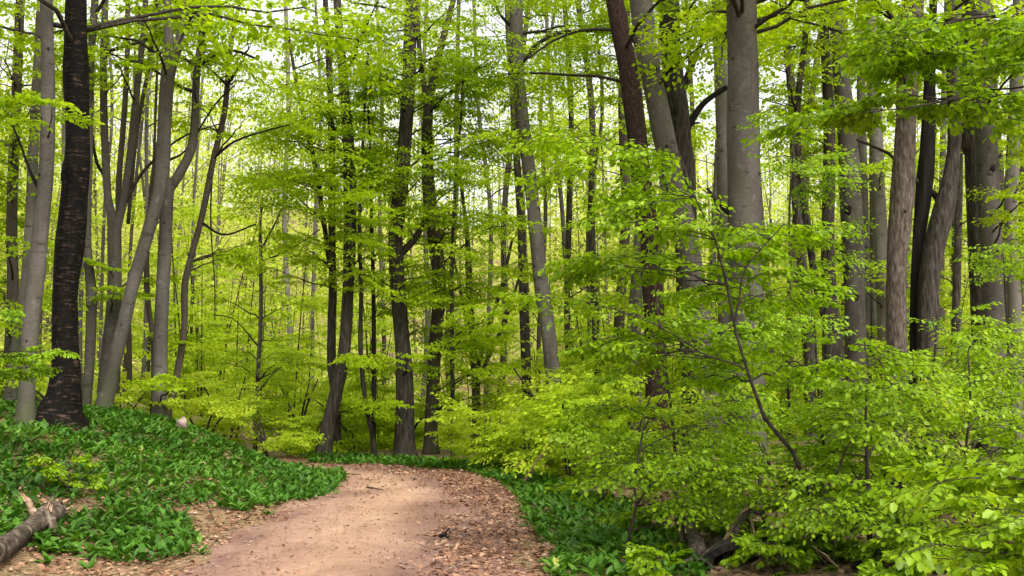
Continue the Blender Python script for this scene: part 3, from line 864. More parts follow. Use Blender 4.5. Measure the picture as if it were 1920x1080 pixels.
tree("beech_tree", "grey beech with dark knots left of the shaggy split trunk", 23.8, [[(1604, 850, 42), (1603, 620, 40), (1601, 500, 39), (1595, 375, 40), (1588, 250, 36), (1576, 120, 33), (1570, 0, 34)]], M['beech'], 29,
     regs=[(1460, -10, 1660, 240, 8, 5, 1.0), (1450, 260, 1560, 520, 4, 5, .9)])
tree("beech_tree", "knotted brown-grey trunk just left of the knotted grey beech", 23.0, [[(1560, 840, 46), (1561, 660, 40), (1556, 560, 28), (1552, 450, 24), (1555, 250, 22), (1548, 100, 18), (1545, 0, 16)], [(1558, 620, 14), (1535, 560, 13), (1515, 430, 14), (1498, 300, 14), (1495, 200, 13), (1510, 70, 12), (1512, 0, 12)]], M['brown'], 30,
     regs=[(1430, -10, 1550, 330, 7, 5, 1.0)])
tree("maple_tree", "shaggy pale-barked stem leaning away from its dark neighbour", 19, [[(1682, 860, 38), (1682, 760, 37), (1681, 620, 37), (1681, 500, 39), (1688, 400, 44), (1692, 350, 43), (1698, 250, 41), (1705, 125, 42), (1712, 0, 40)]], M['shaggy'], 31, rough=0.05, top=16, regs=[(1600, -20, 1760, 120, 4, 4, .8)])
tree("maple_tree", "black trunk wedged between the two shaggy stems", 19.5, [[(1712, 860, 18), (1714, 640, 17), (1718, 500, 18), (1730, 380, 28), (1738, 300, 28), (1741, 200, 24), (1745, 100, 18), (1750, 0, 15)]], M['black'], 32, rough=0.05, limbs=[[(1768, 378, 12), (1735, 350, 11), (1700, 325, 9), (1670, 290, 7), (1605, 262, 4)], [(1738, 150, 10), (1755, 120, 10), (1775, 100, 8)]])
tree("maple_tree", "shaggy grey stem curving outward on the far side of the black trunk", 19.2, [[(1745, 860, 30), (1744, 760, 32), (1741, 620, 34), (1742, 540, 37), (1750, 470, 38), (1769, 400, 40), (1784, 320, 28), (1790, 250, 24), (1787, 120, 22), (1785, 0, 20)]], M['brown'], 33, rough=0.05)
tree("beech_tree", "straight grey beech with rounded scars near the frame's right side", 22, [[(1868, 860, 44), (1866, 650, 42), (1857, 450, 42), (1848, 250, 40), (1841, 80, 39), (1838, 0, 38)]], M['beech'], 34, regs=[(1870, 200, 1960, 480, 8, 5, .9), (1800, -20, 1960, 120, 6, 5, .9)])
tree("beech_tree", "dark stem with a pale bulging limb hugging the straight grey beech", 22.6, [[(1838, 860, 24), (1832, 600, 22), (1827, 480, 21), (1820, 300, 21), (1815, 100, 20), (1812, 0, 18)], [(1822, 300, 18), (1812, 268, 24), (1800, 240, 20), (1790, 200, 14)]], M['brown'], 35)
tree("beech_tree", "pale thin beech at the frame's right edge", 26, [[(1905, 850, 26), (1903, 600, 25), (1900, 520, 25), (1895, 400, 23), (1899, 300, 24), (1908, 100, 25), (1912, 0, 25)]], M['beech_pale'], 36, regs=[(1850, 100, 1980, 420, 6, 5, .9)])

def knot(pl, px, py, w, brow=True):
    """A branch scar on the side of a trunk that faces the path: dark hollow under an eyelid-shaped ridge."""
    best = None
    for S, R in pl.stems:
        q = to_px(S); i = int(np.argmin(np.abs(q[:, 1] - py) + 0.3 * np.abs(q[:, 0] - px)))
        if best is None or abs(q[i, 0] - px) < best[0]: best = (abs(q[i, 0] - px), S[i], R[i])
    _, c, r = best
    tgt = at(px, py, c[1])
    dx = np.clip((tgt[0] - c[0]) / max(r, 1e-3), -.85, .85)
    n = np.array([dx, -math.sqrt(1 - dx * dx), 0])
    rw = 0.8 * w * c[1] / F_PX / 2
    o = np.array([c[0], c[1], tgt[2]]) + n * r * 0.97
    sdv = np.array([-n[1], n[0], 0])
    rng = np.random.default_rng(int(px * 7 + py))
    mb = MB(); blob(mb, np.zeros(3), np.array([1, 1, 1]), rng, 8, .12)
    V = mb.v[0]; mb.v[0] = (o + V[:, :1] * sdv * rw * .7 + V[:, 1:2] * n * rw * .22 + V[:, 2:] * np.array([0, 0, 1]) * rw * .75).astype(np.float32)
    link("knot", mb.mesh("knot", [M['black']], pl.base), pl.root)
    if brow:
        t = np.linspace(-1, 1, 9)
        P = o + n * rw * .12 + t[:, None] * sdv * rw * 1.9 + ((1.15 - 1.5 * t ** 2) * rw)[:, None] * np.array([0, 0, 1.0]) - (t ** 2 * 0.5 * rw * rw / max(r, .05))[:, None] * n * 2
        mb = MB(); add_tube(mb, P, rw * .17 * (1.05 - np.abs(t)), 6, .1, rng)
        link("bark_ridge", mb.mesh("bark_ridge", [pl.bark], pl.base), pl.root)


for key, spots in KNOTS.items():
    for (px, py, w) in spots:
        knot(TREES[key], px, py, w)

# slim trunks deeper in the wood, traced one by one
deep = [
    (1100, 8, 'beech_dark', 34, 8), (1120, 14, 'brown', 31, -10), (1160, 20, 'beech_dark', 33, 4), (1195, 26, 'beech_pale', 29, 2), (1078, 12, 'brown', 33, -4),
    (1470, 15, 'beech_dark', 34, 30), (1440, 12, 'beech', 38, -12), (1520, 20, 'brown', 30, -22), (1655, 30, 'beech_pale', 33, -6), (1622, 20, 'beech', 35, 0),
    (1640, 18, 'beech', 37, -4), (1790, 16, 'brown', 31, 10), (1800, 20, 'beech_pale', 34, -8), (1888, 22, 'brown', 32, -14), (1762, 14, 'beech', 38, 6),
    (1330, 14, 'beech', 36, 6), (1310, 10, 'beech_dark', 38, -8), (1060, 9, 'beech', 40, -12), (1010, 8, 'beech_dark', 40, 10), (935, 12, 'beech_dark', 38, 20),
    (910, 9, 'beech', 42, -6), (845, 10, 'beech_dark', 36, 12), (790, 9, 'beech', 40, 6), (720, 8, 'beech', 42, -6), (585, 7, 'beech', 48, 5), (545, 10, 'beech_pale', 52, 0),
    (150, 9, 'beech', 30, 6), (105, 14, 'beech_pale', 28, 10), (262, 8, 'beech', 30, 14), (232, 7, 'beech_dark', 34, 22), (350, 6, 'beech', 36, 16), (64, 12, 'beech', 28, 10), (275, 6, 'beech_dark', 33, -10), (188, 7, 'beech', 32, 8),
    (1255, 10, 'beech', 36, -6), (1485, 12, 'beech', 40, 14), (1580, 10, 'beech_dark', 39, -8), (1700, 10, 'beech', 41, 3), (1830, 11, 'beech', 40, 5), (1915, 12, 'beech_dark', 36, 4),
]
_dr = np.random.default_rng(77)
for k, (x, w, bk, d, lean) in enumerate(deep):
    zone = "behind the black cherry and its grey neighbours" if x < 400 else "behind the path bend" if x < 960 else "behind the broad grey beech and red-brown trunk" if x < 1420 else "behind the knotted and shaggy trunks"
    gy_ = 722 + 1.6 * F_PX / d * 0.7
    j = _dr.normal(0, 6, 5)
    st = [(x, gy_, w * 1.15), (x + lean * 0.25 + j[0], 620, w), (x + lean * 0.9 + j[1], 400, w * 0.93), (x + lean * 1.7 + j[2], 200, w * 0.85), (x + lean * 2.6 + j[3], 0, w * 0.75)]
    right = x > 960
    mates = sorted(q[0] for q in deep if (q[0] < 400) == (x < 400) and (q[0] < 960) == (x < 960) and (q[0] < 1420) == (x < 1420))
    tone = {'beech_dark': "dark grey", 'brown': "brown", 'beech_pale': "pale", 'beech': "grey"}[bk]
    nth = ["first", "second", "third", "fourth", "fifth", "sixth", "seventh", "eighth", "ninth", "tenth", "eleventh", "twelfth", "thirteenth", "fourteenth", "fifteenth"][mates.index(x)]
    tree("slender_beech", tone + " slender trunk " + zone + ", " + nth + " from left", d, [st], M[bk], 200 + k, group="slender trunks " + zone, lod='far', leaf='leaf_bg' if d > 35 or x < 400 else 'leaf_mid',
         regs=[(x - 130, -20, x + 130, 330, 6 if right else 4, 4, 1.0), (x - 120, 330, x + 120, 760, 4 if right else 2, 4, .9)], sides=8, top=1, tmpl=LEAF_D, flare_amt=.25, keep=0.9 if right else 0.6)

# ------------------------------------------------------------------ understorey: saplings and shrubs
def sapling(name, label, cat, depth, stems, seed, regs, bark='twig', lod='near', nleaf=0, leaf='leaf', group=None, spread=0.8, sc=1.0, ns=4, keep=1.0, limbs=(), tmpl=LEAF_Q, leaf_scale=1.0, sides=7, reach=0.15, low=0.25, base_ground=True, back=0.8):
    P0, R0 = trace(stems[0], depth, 0.0, base_ground)
    base = np.array([P0[0, 0], P0[0, 1], float(gz(P0[0, 0], P0[0, 1])) if base_ground else P0[0, 2]])
    pl = Plant(name, label, cat, group, base, M[bark], seed, lod, M[leaf])
    pl.stem(P0, R0, sides, 0.05, "stem")
    for st in stems[1:]:
        S, R = trace(st, depth, 0.0, False)
        pl.stem(S, R, 6, 0.05, "stem")
    for (x0, y0, x1, y1, n) in regs:
        for k in range(n):
            tx, ty = pl.rng.uniform(x0, x1), pl.rng.uniform(y0, y1)
            if 1165 < tx < 1290 and 400 < ty < 830 and pl.rng.random() < 0.75:
                tx += 130 if tx > 1225 else -110
            T = at(tx, ty, depth + pl.rng.uniform(-spread * back, spread * 1.5))
            T[2] = max(T[2], float(gz(T[0], T[1])) + 0.12)
            O, r = pl.origin_on(T, base[2] + low, reach)
            L = np.linalg.norm(T - O)
            pl.branch(O, T, min(r * 0.8, 0.0035 + 0.0055 * L), ns, sc, keep, leaf_scale=leaf_scale, arch=0.12, start=0.25, twig_r=0.0028)
    pl.finish(LEAF_D if depth > 13.2 else tmpl, "foliage", nleaf)
    return pl


UG = "beech saplings of the understorey"
sapling("beech_sapling", "big curving beech sapling with a long bare stem before the broad beech", "sapling", 9.6,
        [[(1534, 1050, 13), (1530, 1010, 11), (1522, 955, 10.5), (1512, 890, 10), (1482, 842, 8.5), (1440, 795, 8), (1415, 735, 7), (1400, 690, 6), (1376, 610, 5.5), (1364, 540, 4.5), (1350, 470, 4), (1325, 420, 3.2), (1295, 350, 2.6), (1275, 290, 1.8)],
         [(1405, 695, 4.5), (1370, 680, 4), (1320, 665, 3.5), (1285, 640, 3), (1220, 605, 2), (1150, 580, 1.5)],
         [(1522, 955, 5), (1568, 890, 4.5), (1590, 835, 3.5), (1640, 790, 2.5)], [(1376, 612, 4), (1386, 560, 3.5), (1400, 500, 3), (1470, 420, 2)]],
        301, [(1000, 250, 1340, 400, 9), (1000, 340, 1330, 480, 8), (980, 440, 1260, 640, 11), (1240, 400, 1540, 600, 8), (1060, 620, 1330, 760, 4), (1320, 640, 1540, 800, 4)], nleaf=300, spread=1.0, ns=3, sc=0.85, back=0.15)
sapling("beech_sapling", "bushy low sapling beside the ramsons strip with a dark kinked stem", "sapling", 10.2,
        [[(1172, 1060, 6), (1180, 1000, 6), (1192, 960, 5), (1190, 900, 4), (1200, 840, 3.5), (1210, 780, 2.5)], [(1192, 950, 4), (1230, 900, 3), (1300, 890, 2.5), (1400, 910, 2)]],
        302, [(1140, 800, 1330, 920, 10), (1120, 750, 1280, 830, 4), (1240, 860, 1420, 960, 7)], nleaf=300, spread=0.8, ns=4, leaf_scale=0.82)
sapling("beech_sapling", "straight dark-stemmed sapling right of the curving stem", "sapling", 9.3,
        [[(1634, 1050, 11), (1630, 1000, 10), (1627, 920, 9), (1625, 850, 7), (1622, 780, 5), (1628, 700, 4), (1620, 640, 3)]],
        303, [(1480, 640, 1780, 780, 11), (1500, 760, 1800, 920, 9), (1460, 880, 1760, 980, 6)], nleaf=300, spread=1.0, ns=4, leaf_scale=0.85)
sapling("beech_sapling", "crooked black-twigged sapling low beside the straight dark stem", "sapling", 8.8,
        [[(1634, 1060, 7), (1660, 1000, 6.5), (1675, 960, 6), (1697, 930, 5), (1690, 905, 4), (1680, 890, 3)], [(1697, 932, 4), (1725, 965, 4), (1732, 960, 3.5), (1750, 930, 3), (1760, 915, 2)], [(1728, 1000, 4), (1728, 965, 3.5)]],
        304, [(1620, 880, 1800, 1020, 9), (1560, 960, 1800, 1070, 6)], bark='black', nleaf=150, spread=0.6, keep=.8)
sapling("beech_sapling", "sapling whose thin upright stem shows dark beneath the right-hand foliage", "sapling", 10.8,
        [[(1800, 1050, 8), (1806, 980, 7), (1806, 900, 6.5), (1812, 830, 5), (1820, 760, 4), (1815, 660, 3)], [(1812, 850, 4), (1790, 820, 3), (1780, 810, 2)]],
        305, [(1700, 600, 1960, 760, 10), (1720, 760, 1960, 900, 9), (1740, 880, 1960, 980, 5)], nleaf=300, spread=1.0, ns=4, leaf_scale=0.8)
sapling("beech_sapling", "near sapling thrusting big bright leaves in from the lower right corner", "sapling", 5.2,
        [[(2080, 1500, 22), (2060, 1300, 20), (2040, 1100, 17), (2020, 960, 13), (2010, 820, 9), (2000, 700, 6)]],
        306, [(1720, 850, 1900, 910, 4), (1800, 950, 1930, 1010, 3), (1660, 1010, 1920, 1075, 6), (1820, 870, 1960, 1000, 3)], nleaf=300, spread=0.35, ns=2, sc=0.5, keep=.8, reach=0.1)
sapling("beech_sapling", "tall sapling reaching two long leafy boughs across the shaggy trunks", "sapling", 7.6,
        [[(2120, 1250, 30), (2100, 900, 26), (2080, 500, 22), (2060, 200, 18), (2050, 0, 14), (2050, -200, 9)],
         [(2065, 215, 9), (1985, 160, 7), (1920, 172, 5), (1850, 182, 4.5), (1790, 185, 4), (1720, 200, 3), (1665, 206, 2)], [(2055, 130, 9), (1960, 60, 6), (1880, 30, 5), (1790, 40, 4), (1700, 70, 2.5)]],
        307, [(1600, 90, 1760, 150, 7), (1740, 30, 1930, 130, 8), (1580, 170, 1780, 215, 5), (1780, 180, 1960, 230, 4), (1660, 20, 1800, 80, 3), (1450, 190, 1600, 240, 3)], nleaf=300, spread=0.5, ns=3, sc=0.6, keep=0.8, reach=0.05)
sapling("beech_sapling", "sapling filling the gap below the pale leaning beech with layered sprays", "sapling", 12.5,
        [[(1270, 1000, 8), (1268, 900, 7), (1262, 800, 6), (1250, 700, 5), (1235, 600, 4), (1225, 500, 3)]],
        308, [(1060, 480, 1300, 640, 4), (1100, 640, 1400, 780, 5), (1270, 830, 1440, 930, 6), (1330, 580, 1470, 860, 9)], nleaf=200, spread=1.2)
sapling("beech_sapling", "sapling spreading sprays across the foot of the knotted beech", "sapling", 13.5,
        [[(1560, 990, 8), (1556, 900, 7), (1540, 800, 6), (1530, 650, 4), (1520, 520, 3)]],
        309, [(1420, 500, 1560, 640, 7), (1430, 640, 1660, 780, 11)], lod='near', spread=1.4)
sapling("beech_sapling", "sapling spreading sprays across the foot of the shaggy stems", "sapling", 14,
        [[(1730, 985, 8), (1736, 850, 7), (1750, 700, 5), (1760, 560, 3)]],
        310, [(1600, 660, 1860, 780, 11), (1760, 560, 1860, 640, 2), (1640, 740, 1900, 880, 10)], spread=1.4)
sapling("beech_sapling", "sapling of fine layered sprays beneath the straight grey beech", "sapling", 15,
        [[(1900, 970, 8), (1895, 800, 7), (1890, 640, 5), (1880, 460, 3)]],
        311, [(1780, 580, 1960, 720, 11), (1860, 420, 1960, 560, 6), (1420, 330, 1480, 420, 0)], spread=1.6)
sapling("beech_sapling", "upper sapling with airy sprays between broad beech and knotted beech", "sapling", 14.5,
        [[(1480, 980, 9), (1478, 800, 8), (1482, 600, 6), (1480, 400, 4), (1490, 250, 3)]],
        312, [(1430, 200, 1560, 330, 7), (1430, 340, 1600, 480, 8)], spread=1.5, ns=3)

SH = "yellow-green shrubs behind the path's outer curve"
shr = [
    (905, 865, 21, (850, 770, 960, 860, 10), "yellow-green shrub right where the path's outer edge starts to curve"),
    (985, 880, 19.5, (920, 760, 1060, 880, 13), "yellow-green shrub behind the pale leaning dead branch"),
    (1070, 900, 17.5, (1000, 740, 1140, 890, 14), "rounded bright shrub below the tilted grey beech"),
    (1130, 930, 14.5, (1090, 790, 1230, 900, 14), "bright low shrub bordering the ramsons strip"),
    (1040, 850, 23, (960, 680, 1120, 800, 10), "taller shrub close to the foot of the tilted grey beech"),
    (1180, 900, 18, (1100, 700, 1290, 860, 13), "shrub at the foot of the red-brown trunk"),
    (1300, 930, 15.5, (1220, 800, 1400, 940, 13), "shrub at the foot of the pale leaning beech"),
    (1460, 960, 13.5, (1380, 820, 1560, 960, 14), "shrub behind the curving sapling stem"),
    (1600, 950, 14, (1520, 780, 1700, 940, 14), "dense shrub behind the straight dark sapling stem"),
    (1760, 950, 14.5, (1680, 800, 1860, 950, 14), "dense shrub at the foot of the shaggy stems"),
    (1890, 960, 13, (1800, 820, 1990, 1000, 16), "dense shrub filling the frame's right side"),
    (2080, 960, 13.5, (1990, 760, 2180, 980, 24), "dense shrub just outside the right of the frame"),
    (2260, 960, 15, (2160, 740, 2380, 960, 24), "shrub further out beyond the right of the frame"),
    (2150, 1000, 9.5, (2060, 800, 2260, 1040, 20), "nearer shrub outside the lower right of the frame"),
    (560, 830, 30, (500, 700, 620, 830, 8), "soft shrub glimpsed beyond the bank's end"),
    (430, 800, 25, (350, 690, 520, 800, 10), "loose shrub behind the crest beside the lone sapling"),
    (310, 780, 22.5, (250, 700, 400, 780, 8), "low shrub around the foot of the elbowed grey beech"),
    (225, 770, 20.5, (180, 725, 300, 775, 7), "low shrub around the foot of the leaning grey beech"),
    (760, 850, 26.5, (690, 740, 840, 850, 9), "shrub behind the thick brown trunk at the bend"),
    (660, 850, 27, (590, 740, 720, 850, 8), "shrub behind the leaning trunk at the bend"),
    (500, 830, 24, (430, 770, 570, 845, 9), "low shrub peeping over the sloping crest of the bank"),
    (585, 850, 25, (540, 780, 620, 860, 7), "low shrub between the bank's end and the leaning trunk"),
    (380, 800, 23, (330, 740, 450, 810, 8), "low shrub behind the pale stone"),
    (95, 765, 19, (-30, 700, 100, 768, 7), "low shrub around the scarred grey beech's foot"),
]
for k, (bx, by, d, (x0, y0, x1, y1, n), lab) in enumerate(shr):
    g0 = to_px(np.array([[at(bx, 800, d)[0], d, float(gz(at(bx, 800, d)[0], d))]]))[0]
    st = []
    r_ = np.random.default_rng(500 + k)
    for q in range(3):
        tx = r_.uniform(x0, x1)
        st.append([(bx + q * 4 - 4, g0[1] + 2, 5), ((bx * 2 + tx) / 3, g0[1] - (g0[1] - y0) * 0.5, 4), (tx, y0 + 10, 2)])
    bgc = d > 20
    sapling("shrub", lab, "shrub", d, st, 520 + k, [(x0, y0, x1, y1, n)], lod='mid' if d > 16 else 'near', leaf='leaf_bg' if (bx < 600 or d > 17) else ('leaf_mid' if d > 16 else 'leaf'), group=None, spread=1.1, sc=0.75 if d > 16 else 0.9, ns=4, tmpl=LEAF_D if d > 16 else LEAF_Q, sides=5, leaf_scale=1.0 if d > 16 else 1.15)  # lighter leaf colour offsets the shade of the crowns overhead

sapling("beech_sapling", "low bough of fresh leaves crossing in front of the black cherry", "sapling", 13.2,
        [[(-90, 820, 12), (-85, 700, 10), (-80, 560, 8), (-78, 420, 5)]], 340, [(40, 658, 135, 688, 5), (-20, 660, 60, 700, 3), (0, 560, 40, 620, 1)], spread=0.4, ns=3, sc=0.5, nleaf=200, leaf_scale=0.9)
for k, (bx, by, x0, y0, x1, y1, n, lab) in enumerate([
    (1240, 1085, 1190, 1030, 1270, 1075, 5, "low seedling on the path side of the short mossy log"),
    (1460, 1085, 1400, 1010, 1530, 1072, 8, "low seedling growing close beside the hollow stump"),
    (1560, 1070, 1480, 960, 1620, 1040, 9, "low seedling between the curving stem and the straight stem"),
    (1400, 1010, 1310, 940, 1460, 1000, 9, "low seedling behind the hollow stump"),
    (1250, 1010, 1180, 930, 1300, 990, 7, "low seedling at the inner edge of the ramsons strip"),
    (1700, 1085, 1620, 1010, 1760, 1075, 9, "low seedling in front of the crooked black twigs")]):
    dd = ground_hit(bx, by)[1]
    sapling("beech_seedling", lab, "seedling", dd, [[(bx, by, 4), (bx + 4, (by + y0) / 2, 3), ((x0 + x1) / 2, y0, 2)], [(bx, by, 3), (x0 + 20, (y0 + y1) / 2, 2)]], 360 + k, [(x0, y0, x1, y1, n)], spread=0.5, ns=3, sc=0.5, low=0.05, nleaf=120)
sapling("beech_seedling", "patch of pale green seedling leaves amid the dark ramsons on the bank", "seedling", 12.6,
        [[(130, 915, 3), (128, 890, 3), (132, 868, 2)], [(130, 915, 3), (100, 890, 2), (85, 875, 2)], [(130, 915, 3), (165, 890, 2), (185, 870, 2)]], 341, [(60, 850, 210, 905, 12)], spread=0.7, ns=2, sc=0.3, low=0.05, nleaf=150, keep=.6)

# ------------------------------------------------------------------ far hillside wood
hr = np.random.default_rng(900)
mb = MB()
tr = MB()
P_, D_, N_, S_ = [], [], [], []
for k in range(915):
    y = (50 + 95 * hr.random() ** 0.8) if k < 470 else 46 + 70 * hr.random()
    x = hr.uniform(-0.62, 0.62) * y
    z = float(gz(x, y))
    h = hr.uniform(6, 17) if k < 470 else hr.uniform(1.5, 4.5)
    if k >= 720:
        y = hr.uniform(48, 80); pxx = hr.uniform(980, 2050) if hr.random() < .72 else hr.uniform(-130, 420)
        x = (pxx - 960) / F_PX * y; z = float(gz(x, y)); h = hr.uniform(9, 19)
    if k >= 870:
        y = hr.uniform(58, 90); x = (hr.uniform(-100, 720) - 960) / F_PX * y; z = float(gz(x, y)); h = hr.uniform(13, 23)
    lean = hr.normal(0, .05, 2)
    tp = np.array([[x, y, z - .3], [x + lean[0] * h * .5, y + lean[1] * h * .5, z + h * .5], [x + lean[0] * h, y + lean[1] * h, z + h]])
    r0 = hr.uniform(0.04, 0.11)
    add_tube(tr, catmull(tp, 6), np.linspace(r0, r0 * 0.25, 6), 5)
    for b in range(6):
        a = hr.uniform(0, 6.28); q = hr.uniform(.35, .95); o = tp[0] + (tp[2] - tp[0]) * q
        e = o + np.array([math.cos(a), math.sin(a), hr.uniform(.3, 1.1)]) * hr.uniform(1.2, 3)
        add_tube(tr, np.array([o, (o + e) / 2 + [0, 0, .15], e]), np.array([r0 * .4, r0 * .25, .012]), 3)
    nl = int(hr.uniform(34, 52)) if k >= 720 else int(hr.uniform(16, 30)) if k < 470 else int(hr.uniform(8, 14))
    for c in range(nl):
        a = hr.uniform(0, 6.28); q = hr.uniform(.08, 1.0) ** 1.15; rr = hr.uniform(0.3, 3.2) * (1.15 - 0.5 * q)
        cpt = np.array([x + lean[0] * h * q + math.cos(a) * rr, y + lean[1] * h * q + math.sin(a) * rr, z + h * q])
        m = int(hr.uniform(12, 18))
        P_.append(cpt + hr.normal(0, 1, (m, 3)) * np.array([.8, .8, .14]))
        D_.append(hr.normal(0, 1, (m, 3)) * np.array([1, 1, .4])); N_.append(np.array([0, 0, 1.0]) + hr.normal(0, .45, (m, 3))); S_.append(hr.uniform(.17, .36, m))
leaves_mesh(mb, np.concatenate(P_), np.concatenate(D_), np.concatenate(N_), np.concatenate(S_), LEAF_D)
fw = tag(link("far_forest", None), "pale spring wood covering the far hillside as one mass", "forest", kind="stuff")
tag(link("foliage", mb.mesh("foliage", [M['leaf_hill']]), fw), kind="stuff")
tag(link("stems", tr.mesh("stems", [M['far_bark']]), fw), kind="stuff")

# ------------------------------------------------------------------ distant understorey between the far trunks
ur = np.random.default_rng(930)
uf = Foliage(); tr = MB()
for k in range(305):
    y = ur.uniform(28, 52)
    px = ur.uniform(-300, 2500) if ur.random() < .42 else ur.uniform(640, 2020)
    h = ur.uniform(1.5, 6.5) * (1.0 if px > 1050 else 0.55)
    if k >= 250:
        px = ur.uniform(330, 720); y = ur.uniform(31, 47); h = ur.uniform(2.5, 8)
    x = (px - 960) / F_PX * y
    z = float(gz(x, y))
    lean = ur.normal(0, .1, 2)
    tp = catmull([(x, y, z - .2), (x + lean[0] * h * .4, y + lean[1] * h * .4, z + h * .5), (x + lean[0] * h, y + lean[1] * h, z + h)], 6)
    add_tube(tr, tp, np.linspace(.03, .008, 6), 4)
    for c in range(int(4 + 2.8 * h)):
        q = ur.uniform(.1, 1); o = tp[int(q * 5)]
        put_spray(uf, tr, 'bg', ur, o, ur.uniform(0, 6.28), ur.normal(.05, .18), ur.normal(0, .2), ur.uniform(.6, 1.15), 0, 0.85, 1.0, True, .006)
P, D, N, S, B = uf.arrays()
mb = MB(); leaves_mesh(mb, P, D, N, S, LEAF_D)
uw = tag(link("undergrowth", None), "pale green understorey filling the deeper wood between far trunks", "undergrowth", kind="stuff")
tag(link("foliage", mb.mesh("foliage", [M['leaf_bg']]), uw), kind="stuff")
tag(link("stems", tr.mesh("stems", [M['twig']]), uw), kind="stuff")

# ------------------------------------------------------------------ ramsons carpet and dead leaves
def hits(poly):
    return [tuple(ground_hit(x, y)[:2]) for x, y in poly]


left_poly = hits([(-260, 1050), (-30, 1045), (30, 1020), (80, 985), (100, 990), (70, 1015), (62, 1036), (150, 1052), (240, 1062), (340, 1050), (372, 1020), (356, 985), (335, 965), (350, 950), (400, 950), (445, 966), (490, 956), (565, 944), (615, 930), (646, 904), (646, 882)]) + [(-3.3, 20.6), (-5.2, 21.0), (-8, 21.3), (-14, 20.5), (-16, 16), (-13, 12)]
bare1 = hits([(110, 955), (150, 940), (190, 945), (205, 965), (150, 970)])
bare2 = hits([(150, 868), (195, 860), (205, 872), (160, 882)])
logz = hits([(-20, 1066), (45, 1040), (90, 985), (118, 965), (105, 955), (60, 985), (-20, 1035)])
right_poly = hits([(642, 873), (760, 876), (870, 884), (930, 903), (978, 942), (985, 985), (1048, 1035), (1020, 1090), (1330, 1090), (1260, 1010), (1180, 950), (1050, 905), (960, 884)]) + [(-0.2, 22.8), (-2.5, 24.2), (-4.6, 24.0), (-4.2, 22.9)]


def scatter(n, box, fn, rng):
    x = rng.uniform(box[0], box[1], n); y = rng.uniform(box[2], box[3], n)
    k = fn(x, y)
    return x[k], y[k]


RT, RT_FAR = [], []
for v in range(6):
    r_ = np.random.default_rng(700 + v)
    bend = r_.uniform(0.25, 0.75)
    ts = np.array([0, .3, .68, 1.0]); ws = np.array([.02, .165, .145, 0.0]) * r_.uniform(0.85, 1.15)
    vv = []
    for t_, w_ in zip(ts, ws):
        x_ = t_ * (1 - .12 * bend * t_); z_ = -bend * 0.62 * t_ ** 2
        vv += [(x_, w_, z_ + w_ * .35), (x_, 0, z_), (x_, -w_, z_ + w_ * .35)]
    ff = []
    for k in range(3):
        a0 = 3 * k
        ff += [(a0, a0 + 1, a0 + 4, a0 + 3), (a0 + 1, a0 + 2, a0 + 5, a0 + 4)]
    RT.append((np.array(vv), np.array(ff)))
    va = np.array(vv); RT_FAR.append((np.vstack([va[0:3], (va[3:6] + va[6:9]) / 2 * np.array([1, 1.1, 1]), va[9:12]]), np.array([(0, 1, 4, 3), (1, 2, 5, 4), (3, 4, 7, 6), (4, 5, 8, 7)])))


def ramsons(mb, x, y, rng, scale=1.0, nl=(3, 6)):
    for v in range(6):
        sel = np.arange(len(x)) % 6 == v
        xx, yy = x[sel], y[sel]
        if len(xx) == 0: continue
        cnt = rng.integers(nl[0], nl[1], len(xx))
        X = np.repeat(xx, cnt); Y = np.repeat(yy, cnt)
        n = len(X)
        a = rng.uniform(0, 6.28, n); el = rng.uniform(0.25, 1.15, n)
        D = np.stack([np.cos(a) * np.cos(el), np.sin(a) * np.cos(el), np.sin(el)], 1)
        N = np.stack([-np.cos(a) * np.sin(el), -np.sin(a) * np.sin(el), np.cos(el)], 1) + rng.normal(0, .25, (n, 3))
        pos = np.stack([X + rng.normal(0, .02, n), Y + rng.normal(0, .02, n), gz(X, Y) + rng.uniform(0.0, 0.05, n)], 1)
        sz = rng.uniform(.08, .185, n) * scale
        nr = Y < 11.5
        for msk, tm in ((nr, RT[v]), (~nr, RT_FAR[v])):
            if msk.any(): leaves_mesh(mb, pos[msk], D[msk], N[msk], sz[msk], tm)


